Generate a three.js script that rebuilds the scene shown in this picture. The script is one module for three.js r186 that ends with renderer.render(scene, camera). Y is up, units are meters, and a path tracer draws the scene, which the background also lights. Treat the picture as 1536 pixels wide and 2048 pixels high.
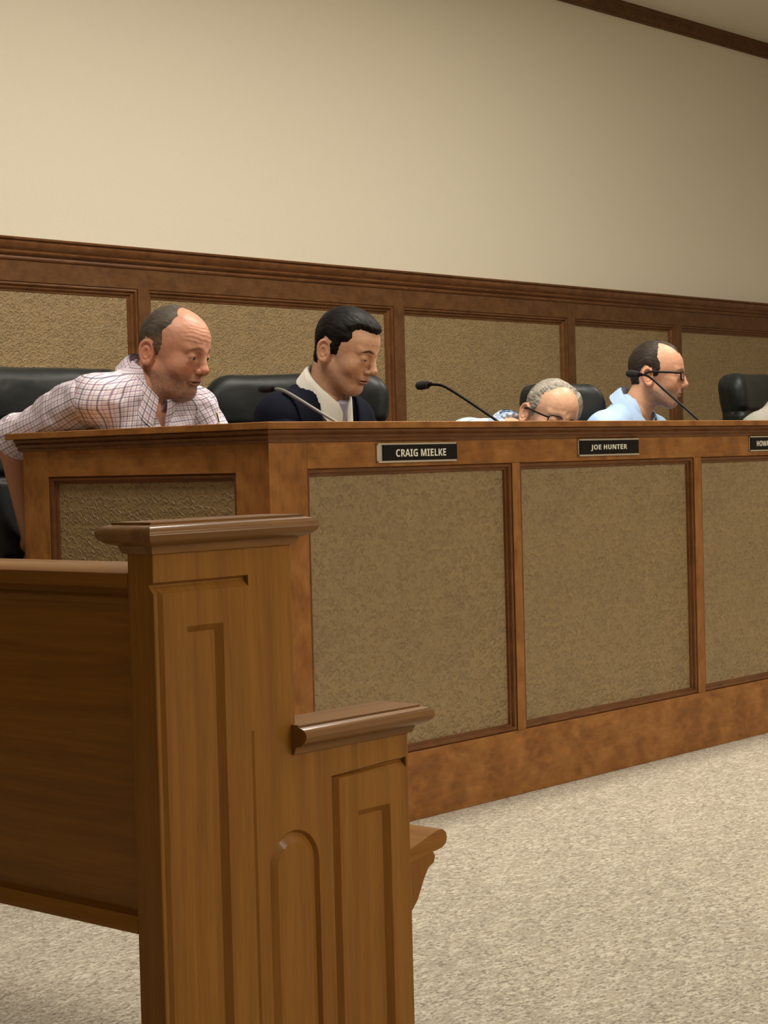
import * as THREE from 'three';
import { mergeGeometries, toCreasedNormals } from 'three/addons/utils/BufferGeometryUtils.js';
import { RoundedBoxGeometry } from 'three/addons/geometries/RoundedBoxGeometry.js';
import { ImprovedNoise } from 'three/addons/math/ImprovedNoise.js';
import { FontLoader } from 'three/addons/loaders/FontLoader.js';
import { TextGeometry } from 'three/addons/geometries/TextGeometry.js';
import { RectAreaLightUniformsLib } from 'three/addons/lights/RectAreaLightUniformsLib.js';
import { Brush, Evaluator, SUBTRACTION } from 'three-bvh-csg';

// ───────────────────────── camera, light level, exposure ─────────────────────────
const scene = new THREE.Scene();
scene.background = new THREE.Color(0x000000);
const rad = THREE.MathUtils.degToRad;
const camera = new THREE.PerspectiveCamera(30.69, 1536 / 2048, 0.05, 60);
camera.position.set(0, 0.95, 0);
camera.rotation.order = 'YXZ';
camera.rotation.set(rad(-1.607), rad(-48.388), rad(-1.486));
scene.add(camera);
const renderer = new THREE.WebGLRenderer({ antialias: true });
renderer.toneMapping = THREE.LinearToneMapping;
renderer.toneMappingExposure = 2.15;
renderer.shadowMap.enabled = true;
RectAreaLightUniformsLib.init();
// recessed ceiling fixtures of the room: [x, z, brightness]
const LAMP_COLOR = new THREE.Color(1.0, 0.935, 0.81);
const LAMPS = [
  [2.2, -3.2, 1.0], [4.5, -3.2, 2.1], [6.8, -3.2, 1.5],
  [4.0, 0.4, 0.25], [6.5, 0.4, 0.3], [3.4, 2.8, 1.4], [6.0, 2.8, 1.3], [2.6, 4.8, 1.6], [5.0, 4.8, 1.6],
];
const LAMP_POWER = 9;

// ───────────────────────── helpers ─────────────────────────
let seed = 1234567;
const rnd = () => { seed = (seed * 1664525 + 1013904223) >>> 0; return seed / 4294967296; };
const taken = new Map();
function numbered(name) { const n = taken.get(name) || 0; taken.set(name, n + 1); return n ? `${name}_${String(n).padStart(3, '0')}` : name; }
const shadow = o => { o.traverse(m => { if (m.isMesh) { m.castShadow = true; m.receiveShadow = true; } }); return o; };
function thing(name, label, category, pos = [0, 0, 0], turn = 0, group) {
  const o = new THREE.Group(); o.name = numbered(name); o.position.set(...pos); o.rotation.y = turn;
  o.userData = { label, category }; if (group) o.userData.group = group; scene.add(o); return o;
}
function part(name, geo, mat, parent, label) {
  const m = new THREE.Mesh(geo, mat); m.name = name; m.castShadow = m.receiveShadow = true; parent.add(m);
  if (label) m.userData.label = label; return m;
}
function structure(name) { const o = new THREE.Group(); o.name = name; o.userData.kind = 'structure'; scene.add(o); return o; }
// planar uv in metres along the grain axis, with a random offset for each piece
function grainUV(geo, grain = 'x', off = true) {
  const g = geo.index ? geo.toNonIndexed() : geo; g.computeBoundingBox();
  const p = g.attributes.position, n = g.attributes.normal, uv = new Float32Array(p.count * 2);
  const ox = off ? rnd() * 3 : 0, oy = off ? rnd() * 3 : 0;
  const ax = { x: 0, y: 1, z: 2 }[grain];
  for (let i = 0; i < p.count; i += 3) {
    const N = [0, 0, 0];
    for (let k = 0; k < 3; k++) { N[0] += n.getX(i + k); N[1] += n.getY(i + k); N[2] += n.getZ(i + k); }
    const A = N.map(Math.abs); const d = A[0] >= A[1] && A[0] >= A[2] ? 0 : (A[1] >= A[2] ? 1 : 2);
    let u = ax, v;
    if (d === ax) { u = (ax + 1) % 3; v = (ax + 2) % 3; } else v = 3 - ax - d;
    for (let k = 0; k < 3; k++) { const P = [p.getX(i + k), p.getY(i + k), p.getZ(i + k)]; uv[(i + k) * 2] = P[u] + ox; uv[(i + k) * 2 + 1] = P[v] + oy; }
  }
  g.setAttribute('uv', new THREE.BufferAttribute(uv, 2)); return g;
}
function box(x0, x1, y0, y1, z0, z1, r = 0.002) {
  const w = x1 - x0, h = y1 - y0, d = z1 - z0;
  const g = r > 0 ? new RoundedBoxGeometry(w, h, d, 2, Math.min(r, w / 2.01, h / 2.01, d / 2.01)) : new THREE.BoxGeometry(w, h, d);
  g.translate((x0 + x1) / 2, (y0 + y1) / 2, (z0 + z1) / 2); return g;
}
// skin over successive closed loops of points (all loops of equal length)
function loft(loops, { caps = false, crease = 0.5 } = {}) {
  const P = []; const tri = (a, b, c) => P.push(...a, ...b, ...c);
  for (let i = 0; i + 1 < loops.length; i++) {
    const A = loops[i], B = loops[i + 1], n = A.length;
    for (let k = 0; k < n; k++) { const l = (k + 1) % n; tri(A[k], A[l], B[l]); tri(A[k], B[l], B[k]); }
  }
  if (caps) for (const [L, flip] of [[loops[0], true], [loops[loops.length - 1], false]]) {
    const c = [0, 1, 2].map(j => L.reduce((s, p) => s + p[j], 0) / L.length);
    for (let k = 0; k < L.length; k++) { const l = (k + 1) % L.length; flip ? tri(L[l], L[k], c) : tri(L[k], L[l], c); }
  }
  const g = new THREE.BufferGeometry(); g.setAttribute('position', new THREE.Float32BufferAttribute(P, 3));
  g.computeVertexNormals(); return toCreasedNormals(g, crease);
}
// a straight moulding: profile points [a, b] swept from t0 to t1; axis 'x' uses (a=z, b=y), axis 'z' uses (a=x, b=y), axis 'y' uses (a=x, b=z)
function sweep(profile, axis, t0, t1) {
  const s = new THREE.Shape(profile.map(p => new THREE.Vector2(p[0], p[1])));
  const g = new THREE.ExtrudeGeometry(s, { depth: t1 - t0, bevelEnabled: false, steps: 1 });
  const p = g.attributes.position;
  for (let i = 0; i < p.count; i++) {
    const a = p.getX(i), b = p.getY(i), t = p.getZ(i) + t0;
    if (axis === 'x') p.setXYZ(i, t, b, a); else if (axis === 'z') p.setXYZ(i, a, b, t); else p.setXYZ(i, a, t, b);
  }
  // keep the outside out after the axis swap
  if (axis !== 'z') for (let i = 0; i < p.count; i += 3) for (const j of [0]) {
    const x = p.getX(i + 1), y = p.getY(i + 1), z = p.getZ(i + 1);
    p.setXYZ(i + 1, p.getX(i + 2), p.getY(i + 2), p.getZ(i + 2)); p.setXYZ(i + 2, x, y, z);
  }
  g.deleteAttribute('normal'); g.deleteAttribute('uv'); g.computeVertexNormals();
  return toCreasedNormals(g, 0.6);
}
// picture-frame moulding running round a rectangle in the xy plane: steps [inset, z]
function frameMould(x0, x1, y0, y1, steps) {
  return loft(steps.map(([i, z]) => [[x0 + i, y0 + i, z], [x1 - i, y0 + i, z], [x1 - i, y1 - i, z], [x0 + i, y1 - i, z]]), { crease: 0.6 });
}
// mitred cap: rectangle in plan, profile steps [outset, y]
function capMould(x0, x1, z0, z1, steps, caps = true) {
  return loft(steps.map(([o, y]) => [[x0 - o, y, z1 + o], [x1 + o, y, z1 + o], [x1 + o, y, z0 - o], [x0 - o, y, z0 - o]]), { caps, crease: 0.6 });
}

// ───────────────────────── procedural textures ─────────────────────────
function hash(x, y, s) { let h = (x * 374761393 + y * 668265263 + s * 2147483647) | 0; h = Math.imul(h ^ (h >>> 13), 1274126177); h ^= h >>> 16; return (h >>> 0) / 4294967296; }
function pnoise(x, y, px, py, s) {
  const xi = Math.floor(x), yi = Math.floor(y), fx = x - xi, fy = y - yi;
  const u = fx * fx * (3 - 2 * fx), v = fy * fy * (3 - 2 * fy);
  const m = (a, n) => ((a % n) + n) % n;
  const a = hash(m(xi, px), m(yi, py), s), b = hash(m(xi + 1, px), m(yi, py), s), c = hash(m(xi, px), m(yi + 1, py), s), d = hash(m(xi + 1, px), m(yi + 1, py), s);
  return a + (b - a) * u + (c - a) * v + (a - b - c + d) * u * v;
}
function fbm(u, v, fx, fy, oct, s) { let a = 0, w = 0.5, t = 0; for (let o = 0; o < oct; o++) { a += w * pnoise(u * fx, v * fy, fx, fy, s + o * 7); t += w; w *= 0.5; fx *= 2; fy *= 2; } return a / t; }
const mixc = (a, b, t) => a.map((v, i) => v + (b[i] - v) * t);
const clamp = (x, a = 0, b = 1) => Math.min(b, Math.max(a, x));
const sstep = (a, b, x) => { const t = clamp((x - a) / (b - a)); return t * t * (3 - 2 * t); };
const toS = c => 255 * Math.pow(clamp(c), 1 / 2.2);
// size in pixels, metres covered by one tile; fn(u, v) -> linear rgb or a single height
function texture(w, h, mx, my, fn, colour = true) {
  const d = new Uint8Array(w * h * 4);
  for (let j = 0; j < h; j++) for (let i = 0; i < w; i++) {
    const c = fn((i + 0.5) / w, (j + 0.5) / h), k = (j * w + i) * 4;
    if (colour) { d[k] = toS(c[0]); d[k + 1] = toS(c[1]); d[k + 2] = toS(c[2]); } else d[k] = d[k + 1] = d[k + 2] = clamp(c) * 255;
    d[k + 3] = 255;
  }
  const t = new THREE.DataTexture(d, w, h); t.wrapS = t.wrapT = THREE.RepeatWrapping; t.magFilter = THREE.LinearFilter; t.minFilter = THREE.LinearMipmapLinearFilter; t.generateMipmaps = true;
  t.repeat.set(1 / mx, 1 / my); if (colour) t.colorSpace = THREE.SRGBColorSpace; t.needsUpdate = true; return t;
}
// blotchy stained maple of the dais and the wainscot
function mapleTex(base, dark, light, s) {
  return texture(1024, 512, 1.3, 0.65, (u, v) => {
    const warp = fbm(u, v, 6, 3, 3, s) - 0.5;
    const blotch = fbm(u + warp * 0.04, v + warp * 0.08, 24, 16, 4, s + 11);
    const fleck = fbm(u + warp * .03, v + warp * .05, 60, 60, 2, s + 21);
    const grain = fbm(u + 0.02 * warp, v + warp * 0.05, 10, 180, 2, s + 31);
    let c = mixc(base, dark, sstep(0.5, 0.74, blotch) * 0.38);
    c = mixc(c, light, sstep(0.52, 0.3, blotch) * 0.35);
    const curl = fbm(u + warp * .05, v + warp * .08, 34, 26, 3, s + 51); const k = 0.62 + 0.30 * fleck + 0.16 * grain + 0.32 * curl; return c.map(x => x * k);
  });
}
// straight-grained oak of the pew
function oakTex(base, dark, light, s) {
  return texture(1024, 1024, 1.2, 0.6, (u, v) => {
    const w = fbm(u, v, 2, 4, 2, s) - 0.5;
    const band = fbm(u, v + w * 0.04, 2, 36, 3, s + 5);
    const pore = fbm(u, v + w * 0.04, 24, 300, 2, s + 9);
    const fine = fbm(u, v + w * .04, 12, 110, 2, s + 15);
    let c = mixc(base, dark, sstep(0.48, 0.75, band) * 0.42); c = mixc(c, light, sstep(0.5, 0.25, band) * 0.3);
    const k = 0.8 + 0.2 * fine + 0.2 * pore; return c.map(x => x * k);
  });
}
const T = {};
T.maple = mapleTex([0.285, 0.116, 0.028], [0.150, 0.050, 0.011], [0.380, 0.178, 0.052], 3);
T.wallMaple = mapleTex([0.112, 0.047, 0.0150], [0.076, 0.029, 0.009], [0.146, 0.066, 0.022], 43);
T.moulding = mapleTex([0.140, 0.052, 0.0150], [0.088, 0.030, 0.008], [0.190, 0.078, 0.025], 83);
T.oak = oakTex([0.250, 0.102, 0.0125], [0.178, 0.064, 0.006], [0.305, 0.136, 0.020], 5);
T.oakCap = oakTex([0.195, 0.086, 0.019], [0.112, 0.044, 0.009], [0.275, 0.134, 0.036], 25);
// embossed wallcovering: ridged scrolls in offset rows
const W = 768, embossH = new Float32Array(W * W);
{
  const stamp = (pts, amp, r) => {
    for (const [px, py] of pts) {
      const x0 = Math.floor(px - r), x1 = Math.ceil(px + r), y0 = Math.floor(py - r), y1 = Math.ceil(py + r);
      for (let y = y0; y <= y1; y++) for (let x = x0; x <= x1; x++) {
        const d = Math.hypot(x - px, y - py) / r; if (d > 1) continue;
        const k = (((y % W) + W) % W) * W + (((x % W) + W) % W); const v = amp * (1 - d * d); if (v > embossH[k]) embossH[k] = v;
      }
    }
  };
  const cell = 32, n = W / cell;
  for (let j = 0; j < n; j++) for (let i = 0; i < n; i++) {
    const cx = (i + (j % 2 ? 0.5 : 0)) * cell + (rnd() - 0.5) * 16, cy = j * cell + (rnd() - 0.5) * 12;
    const R = cell * (0.30 + rnd() * 0.22), st = -0.5 + (rnd() - 0.5) * 1.6, en = st + 1.6 + rnd() * 2.6, a = [], b = [], c = [];
    for (let t = 0; t <= 1; t += 0.03) { const q = st + (en - st) * t; a.push([cx + Math.cos(q) * R * 1.1, cy + Math.sin(q) * R * 0.8]); }
    const h = cell * (0.22 + rnd() * 0.22), wdt = cell * (0.2 + rnd() * 0.2), tw = (rnd() - 0.5) * 14, sk = (rnd() - 0.5) * 10;
    for (let t = -1; t <= 1; t += 0.04) b.push([cx + t * wdt + tw, cy - cell * 0.1 + h * (1 - Math.abs(t)) - h * 0.8 + t * sk]);
    const ph = rnd() * 6; for (let t = -1; t <= 1; t += 0.05) c.push([cx + cell * 0.5 + t * wdt * 1.1, cy + cell * 0.05 + Math.sin(t * 2.6 + ph) * h * 0.5 - t * sk]);
    stamp(a, 0.35 + rnd() * 0.65, 3.6); if (rnd() < 0.8) stamp(b, 0.3 + rnd() * 0.7, 3.2); if (rnd() < 0.7) stamp(c, 0.3 + rnd() * 0.6, 3.0);
  }
}
const emb = (u, v) => { const x = Math.floor(u * W) % W, y = Math.floor(v * W) % W; return embossH[y * W + x]; };
const EM = 0.62;
T.vinylBump = texture(W, W, EM, EM, (u, v) => 0.12 + emb(u, v) * 0.6 + 0.28 * fbm(u, v, 90, 90, 2, 71), false);
T.vinyl = texture(W, W, EM, EM, (u, v) => { const k = 0.92 + 0.14 * (fbm(u, v, 7, 7, 3, 51) - 0.5) + 0.2 * (fbm(u, v, 120, 120, 2, 57) - .5); return [0.310 * k, 0.215 * k, 0.102 * k]; });
T.carpetBump = texture(1024, 1024, 0.7, 0.7, (u, v) => 0.5 * fbm(u, v, 60, 150, 2, 7) + 0.5 * fbm(u, v, 150, 210, 2, 17), false);
T.carpet = texture(1024, 1024, 0.7, 0.7, (u, v) => {
  const loop = fbm(u, v, 46, 110, 2, 7), speck = fbm(u, v, 100, 170, 2, 17), big = fbm(u, v, 5, 9, 3, 27), row = fbm(u, v, 14, 120, 2, 37);
  let c = mixc([0.440, 0.390, 0.312], [0.590, 0.540, 0.445], sstep(0.42, 0.72, loop));
  c = mixc(c, [0.165, 0.135, 0.100], sstep(0.56, 0.74, speck) * 0.7);
  c = mixc(c, [0.390, 0.330, 0.255], sstep(0.52, 0.75, row) * 0.5);
  const k = 0.92 + 0.16 * (big - 0.5); return c.map(x => x * k);
});
T.plasterBump = texture(512, 512, 0.5, 0.5, (u, v) => fbm(u, v, 70, 70, 3, 91), false);
// woven shirt cloths: checks drawn as dyed threads
function checkTex(size, m, ground, lines) {
  return texture(size, size, m, m, (u, v) => {
    let c = ground; const g = 0.94 + 0.12 * fbm(u, v, 128, 128, 1, 3);
    for (const [dir, pos, half, col, a] of lines) { const t = dir ? v : u; let d = Math.abs(t - pos); d = Math.min(d, 1 - d); c = mixc(c, col, (1 - sstep(half * 0.7, half * 1.3, d)) * a); }
    return c.map(x => x * g);
  });
}
const navy = [0.075, 0.06, 0.13], plum = [0.24, 0.13, 0.25];
{
  const l = []; for (const d of [0, 1]) for (let i = 0; i < 4; i++) { l.push([d, i / 4 + 0.06, 0.024, i % 2 ? plum : navy, 0.72]); l.push([d, i / 4 + 0.165, 0.013, plum, 0.45]); }
  T.plaid = checkTex(256, 0.052, [0.80, 0.73, 0.80], l);
}
{
  const l = []; for (const d of [0, 1]) for (let i = 0; i < 2; i++) { l.push([d, i / 2 + 0.15, 0.05, [0.14, 0.2, 0.33], 0.6]); l.push([d, i / 2 + 0.36, 0.035, [0.85, 0.88, 0.9], 0.7]); }
  T.bluePlaid = checkTex(256, 0.05, [0.46, 0.58, 0.72], l);
}
{
  const l = []; for (const d of [0, 1]) for (let i = 0; i < 8; i++) l.push([d, i / 8 + 0.05, 0.014, [0.17, 0.165, 0.15], 0.6]);
  T.greyCheck = checkTex(256, 0.036, [0.36, 0.345, 0.30], l);
}

const M = {};
const wood = (map, rough, coat = 0, coatR = 0.3) => new THREE.MeshPhysicalMaterial({ map, roughness: rough, specularIntensity: 0.2, clearcoat: coat, clearcoatRoughness: coatR, bumpMap: map, bumpScale: 0.0003 });
M.maple = wood(T.maple, 0.5, 0.14, 0.22);
M.wallMaple = wood(T.wallMaple, 0.5, 0.14, 0.25);
M.moulding = wood(T.moulding, 0.5, 0.25, 0.18);
M.oak = wood(T.oak, 0.45, 0.22, 0.14);
M.oakCap = wood(T.oakCap, 0.5, 0.3, 0.18);
M.vinyl = new THREE.MeshPhysicalMaterial({ map: T.vinyl, bumpMap: T.vinylBump, bumpScale: 0.0055, roughness: 0.36, specularIntensity: 1.0 });
M.carpet = new THREE.MeshStandardMaterial({ map: T.carpet, bumpMap: T.carpetBump, bumpScale: 0.005, roughness: 1 });
M.plaster = new THREE.MeshStandardMaterial({ color: new THREE.Color(0.72, 0.665, 0.545), bumpMap: T.plasterBump, bumpScale: 0.0008, roughness: 0.75 });
M.ceiling = new THREE.MeshStandardMaterial({ color: new THREE.Color(0.80, 0.755, 0.66), roughness: 0.9 });
M.leather = new THREE.MeshPhysicalMaterial({ color: new THREE.Color(0.010, 0.0115, 0.0115), roughness: 0.45, specularIntensity: 0.45 });
M.blackPlastic = new THREE.MeshPhysicalMaterial({ color: new THREE.Color(0.008, 0.007, 0.007), roughness: 0.4, specularIntensity: 0.35 });
M.blackMetal = new THREE.MeshPhysicalMaterial({ color: new THREE.Color(0.008, 0.006, 0.006), roughness: 0.4, specularIntensity: 0.2 });
M.greyMetal = new THREE.MeshStandardMaterial({ color: new THREE.Color(0.30, 0.29, 0.28), roughness: 0.35, metalness: 0.6 });
M.foam = new THREE.MeshStandardMaterial({ color: new THREE.Color(0.012, 0.011, 0.012), roughness: 1 });
M.aluminium = new THREE.MeshStandardMaterial({ color: new THREE.Color(0.58, 0.53, 0.46), roughness: 0.42, metalness: 0.75 });
M.plateBlack = new THREE.MeshPhysicalMaterial({ color: new THREE.Color(0.006, 0.004, 0.004), roughness: 0.5, specularIntensity: 0.3 });
M.letter = new THREE.MeshStandardMaterial({ color: new THREE.Color(0.86, 0.84, 0.76), roughness: 0.6 });
M.diffuser = new THREE.MeshStandardMaterial({ color: 0xffffff, emissive: LAMP_COLOR.clone(), emissiveIntensity: 1.6, roughness: 0.6 });
M.whitePaint = new THREE.MeshStandardMaterial({ color: new THREE.Color(0.75, 0.73, 0.68), roughness: 0.5 });

// ───────────────────────── the room ─────────────────────────
const ZW = -5.8, CEIL = 3.412, XL = -3.2, XR = 10.6, ZB = 5.6;
{
  const f = structure('floor');
  part('carpet', grainUV(box(XL - 0.15, XR + 0.15, -0.12, 0, ZW - 0.15, ZB + 0.15, 0), 'x', false), M.carpet, f);
  const c = structure('ceiling');
  part('ceiling_board', box(XL - 0.15, XR + 0.15, CEIL, CEIL + 0.12, ZW - 0.15, ZB + 0.15, 0), M.ceiling, c);
  const wl = structure('wall_left'); part('plaster', grainUV(box(XL - 0.15, XL, 0, CEIL, ZW - 0.15, ZB + 0.15, 0), 'y', false), M.plaster, wl);
  const wr = structure('wall_right'); part('plaster', grainUV(box(XR, XR + 0.15, 0, CEIL, ZW - 0.15, ZB + 0.15, 0), 'y', false), M.plaster, wr);
  const wf = structure('wall_front'); part('plaster', grainUV(box(XL, XR, 0, CEIL, ZB, ZB + 0.15, 0), 'y', false), M.plaster, wf);
}
{
  const w = structure('wall_back');
  part('plaster', grainUV(box(XL, XR, 0, CEIL, ZW - 0.15, ZW - 0.001, 0), 'x', false), M.plaster, w, 'cream painted upper wall');
  const F = ZW + 0.045;                                    // face of the wainscot frame
  const X0 = XL, X1 = XR;
  // chair rail
  part('chair_rail', grainUV(sweep([[ZW, 1.745], [F, 1.745], [F + 0.006, 1.747], [F + 0.009, 1.753], [F + 0.007, 1.760], [F + 0.012, 1.764], [F + 0.020, 1.768], [F + 0.024, 1.774], [F + 0.020, 1.780],
    [F + 0.024, 1.784], [F + 0.032, 1.790], [F + 0.040, 1.802], [F + 0.042, 1.812], [F + 0.036, 1.815], [F + 0.036, 1.818], [F + 0.046, 1.819], [F + 0.048, 1.824], [F + 0.045, 1.828], [ZW, 1.828]], 'x', X0, X1), 'x'), M.moulding, w);
  part('frieze_board', grainUV(box(X0, X1, 1.6646, 1.747, ZW - 0.002, F), 'x'), M.wallMaple, w);
  part('bottom_rail', grainUV(box(X0, X1, 0.0, 0.22, ZW - 0.002, F), 'x'), M.wallMaple, w);
  const stiles = [[1.85, 1.906], [3.43, 3.486], [5.0163, 5.0725], [6.5844, 6.6558], [7.9669, 8.027], [8.9988, 9.0558], [10.4, 10.46]];
  let left = X0;
  for (let i = 0; i <= stiles.length; i++) {
    const right = i < stiles.length ? stiles[i][0] : X1;
    if (i < stiles.length) part('stile', grainUV(box(stiles[i][0], stiles[i][1], 0.2, i === 3 || i === 4 ? 1.744 : 1.668, ZW - 0.002, F + (i === 3 || i === 4 ? 0.0015 : 0)), 'y'), M.wallMaple, w);
    part('wall_panel', grainUV(box(left - 0.004, right + 0.004, 0.215, 1.668, ZW - 0.004, F - 0.032, 0), 'x'), M.vinyl, w, 'tan embossed wallcovering panel');
    part('panel_moulding', grainUV(frameMould(left, right, 0.22, 1.6646, [[0, F - 0.002], [0.001, F - 0.006], [0.005, F - 0.004], [0.010, F - 0.006], [0.013, F - 0.013], [0.014, F - 0.017], [0.020, F - 0.0165], [0.025, F - 0.020], [0.028, F - 0.026], [0.034, F - 0.028], [0.036, F - 0.033]]), 'x'), M.moulding, w);
    if (i < stiles.length) left = stiles[i][1];
  }
  // timber crown between wall and ceiling
  const tr = structure('trim_1');
  part('crown_moulding', grainUV(sweep([[ZW, 3.328], [ZW + 0.012, 3.328], [ZW + 0.016, 3.336], [ZW + 0.014, 3.344], [ZW + 0.022, 3.352], [ZW + 0.026, 3.372], [ZW + 0.026, 3.392], [ZW + 0.034, 3.400], [ZW + 0.036, CEIL], [ZW, CEIL]], 'x', XL, XR), 'x'), M.wallMaple, tr);
}

// ceiling fixtures
for (const [x, z, b] of LAMPS) {
  const row = z < -3 ? 'above the dais' : z < 1 ? 'just before the dais' : z < 4 ? 'over the middle of the seating' : 'over the rear of the room';
  const same = LAMPS.filter(l => l[1] === z).map(l => l[0]), k = same.indexOf(x);
  const col = same.length === 2 ? ['on the pew side', 'on the far side'][k] : ['on the pew side', 'in the centre of the row', 'on the far side'][k];
  const t = thing('ceiling_light', `recessed rectangular ceiling light ${row}, ${col}`, 'light', [x, CEIL, z], 0, 'recessed ceiling lights');
  part('trim_frame', frameMould(-0.62, 0.62, -0.32, 0.32, [[0, 0], [0, 0.012], [0.025, 0.012], [0.03, 0.0]]).rotateX(Math.PI / 2), M.whitePaint, t);
  part('diffuser', new THREE.BoxGeometry(1.18, 0.006, 0.58).translate(0, -0.003, 0), M.diffuser, t);
  const l = new THREE.RectAreaLight(LAMP_COLOR, LAMP_POWER * b, 1.16, 0.56); l.position.set(0, -0.012, 0); l.rotation.x = -Math.PI / 2; t.add(l);
}

// geometry written in world metres, stored relative to the thing's base
const wpart = (name, geo, mat, t, label) => part(name, geo.translate(-t.position.x, -t.position.y, -t.position.z), mat, t, label);

// ───────────────────────── the dais ─────────────────────────
const XC = 3.183, XE = 8.9, ZF = -3.194, ZK = -4.1506;
{
  const t = thing('dais', 'long stained maple council dais with tan embossed panels and a moulded ledge', 'desk', [XC, 0, ZF]);
  // mitred run along the front and back along the left end: profile [outset, y]
  const run = (prof, zEnd) => loft([
    prof.map(([o, y]) => [XE, y, ZF + o]), prof.map(([o, y]) => [XC - o, y, ZF + o]), prof.map(([o, y]) => [XC - o, y, zEnd])], { caps: true, crease: 0.6 });
  wpart('post', grainUV(box(XC, 3.316, 0, 0.999, -3.3115, ZF), 'y'), M.maple, t);
  wpart('post', grainUV(box(XC, XC + 0.10, 0, 0.999, ZK, -4.0424), 'y'), M.maple, t);
  const st = [[4.141, 4.1765], [5.083, 5.125], [6.03, 6.07], [6.97, 7.01], [7.91, 7.95]];
  let cuts = [[3.316, 4.40], [4.40, 6.4], [6.4, XE]];
  wpart('frieze_board', grainUV(box(3.316, XE, 0.932, 0.999, ZF - 0.03, ZF), 'x'), M.maple, t);
  wpart('frieze_board', grainUV(box(XC, XC + 0.03, 0.926, 0.999, -4.0424, -3.3115), 'z'), M.maple, t);
  wpart('base_board', grainUV(box(3.316, XE, 0, 0.1805, ZF - 0.03, ZF), 'x'), M.maple, t);
  wpart('base_board', grainUV(box(XC, XC + 0.03, 0, 0.1805, -4.0424, -3.3115), 'z'), M.maple, t);
  for (const [a, b] of st) wpart('stile', grainUV(box(a, b, 0.1805, 0.932, ZF - 0.03, ZF), 'y'), M.maple, t);
  const prof = [[0, -0.002], [0.001, -0.006], [0.004, -0.003], [0.010, -0.005], [0.0125, -0.010], [0.013, -0.013], [0.018, -0.0145], [0.020, -0.0205], [0.021, -0.023]];
  const edges = [3.316, ...st.flat(), XE];
  for (let i = 0; i < edges.length; i += 2) {
    const a = edges[i], b = edges[i + 1];
    wpart('front_panel', grainUV(box(a - 0.004, b + 0.004, 0.176, 0.936, ZF - 0.05, ZF - 0.021, 0), 'x'), M.vinyl, t, 'tan embossed vinyl panel');
    wpart('panel_moulding', grainUV(frameMould(a, b, 0.1805, 0.932, prof.map(([i_, z]) => [i_, ZF + z])), 'x'), M.moulding, t);
  }
  wpart('side_panel', grainUV(box(XC + 0.021, XC + 0.05, 0.176, 0.932, -4.046, -3.308, 0), 'z'), M.vinyl, t, 'tan embossed vinyl panel');
  wpart('panel_moulding', grainUV(frameMould(-4.0424, -3.3115, 0.1805, 0.926, prof).rotateY(-Math.PI / 2).translate(XC, 0, 0), 'z'), M.moulding, t);
  wpart('cornice_moulding', grainUV(run([[-0.02, 0.997], [0.001, 0.997], [0.005, 0.9985], [0.007, 1.002], [0.006, 1.006], [0.009, 1.009], [0.015, 1.0105], [0.017, 1.014], [0.013, 1.018], [0.016, 1.020], [0.021, 1.024], [0.022, 1.028], [0.019, 1.031], [-0.02, 1.031]], ZK - 0.012), 'x'), M.moulding, t);
  wpart('ledge_board', grainUV(box(XC - 0.03, XE, 1.0305, 1.048, -3.40, ZF + 0.03, 0.0025), 'x'), M.maple, t);
  wpart('ledge_board', grainUV(box(XC - 0.03, XC + 0.12, 1.0305, 1.048, -4.19, -3.4005, 0.0025), 'z'), M.maple, t);
  wpart('inner_board', grainUV(box(XC + 0.03, XE, 0, 1.031, -3.275, -3.245, 0), 'x'), M.wallMaple, t);
  wpart('inner_board', grainUV(box(XC + 0.05, XC + 0.075, 0, 1.031, -4.14, -3.28, 0), 'z'), M.wallMaple, t);
  wpart('desk_top', grainUV(box(XC + 0.08, XE, 0.715, 0.745, -3.62, -3.28, 0.004), 'x'), M.maple, t);
  wpart('end_board', grainUV(box(XE - 0.03, XE, 0, 1.031, -3.62, -3.276, 0), 'z'), M.maple, t);
}

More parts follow.
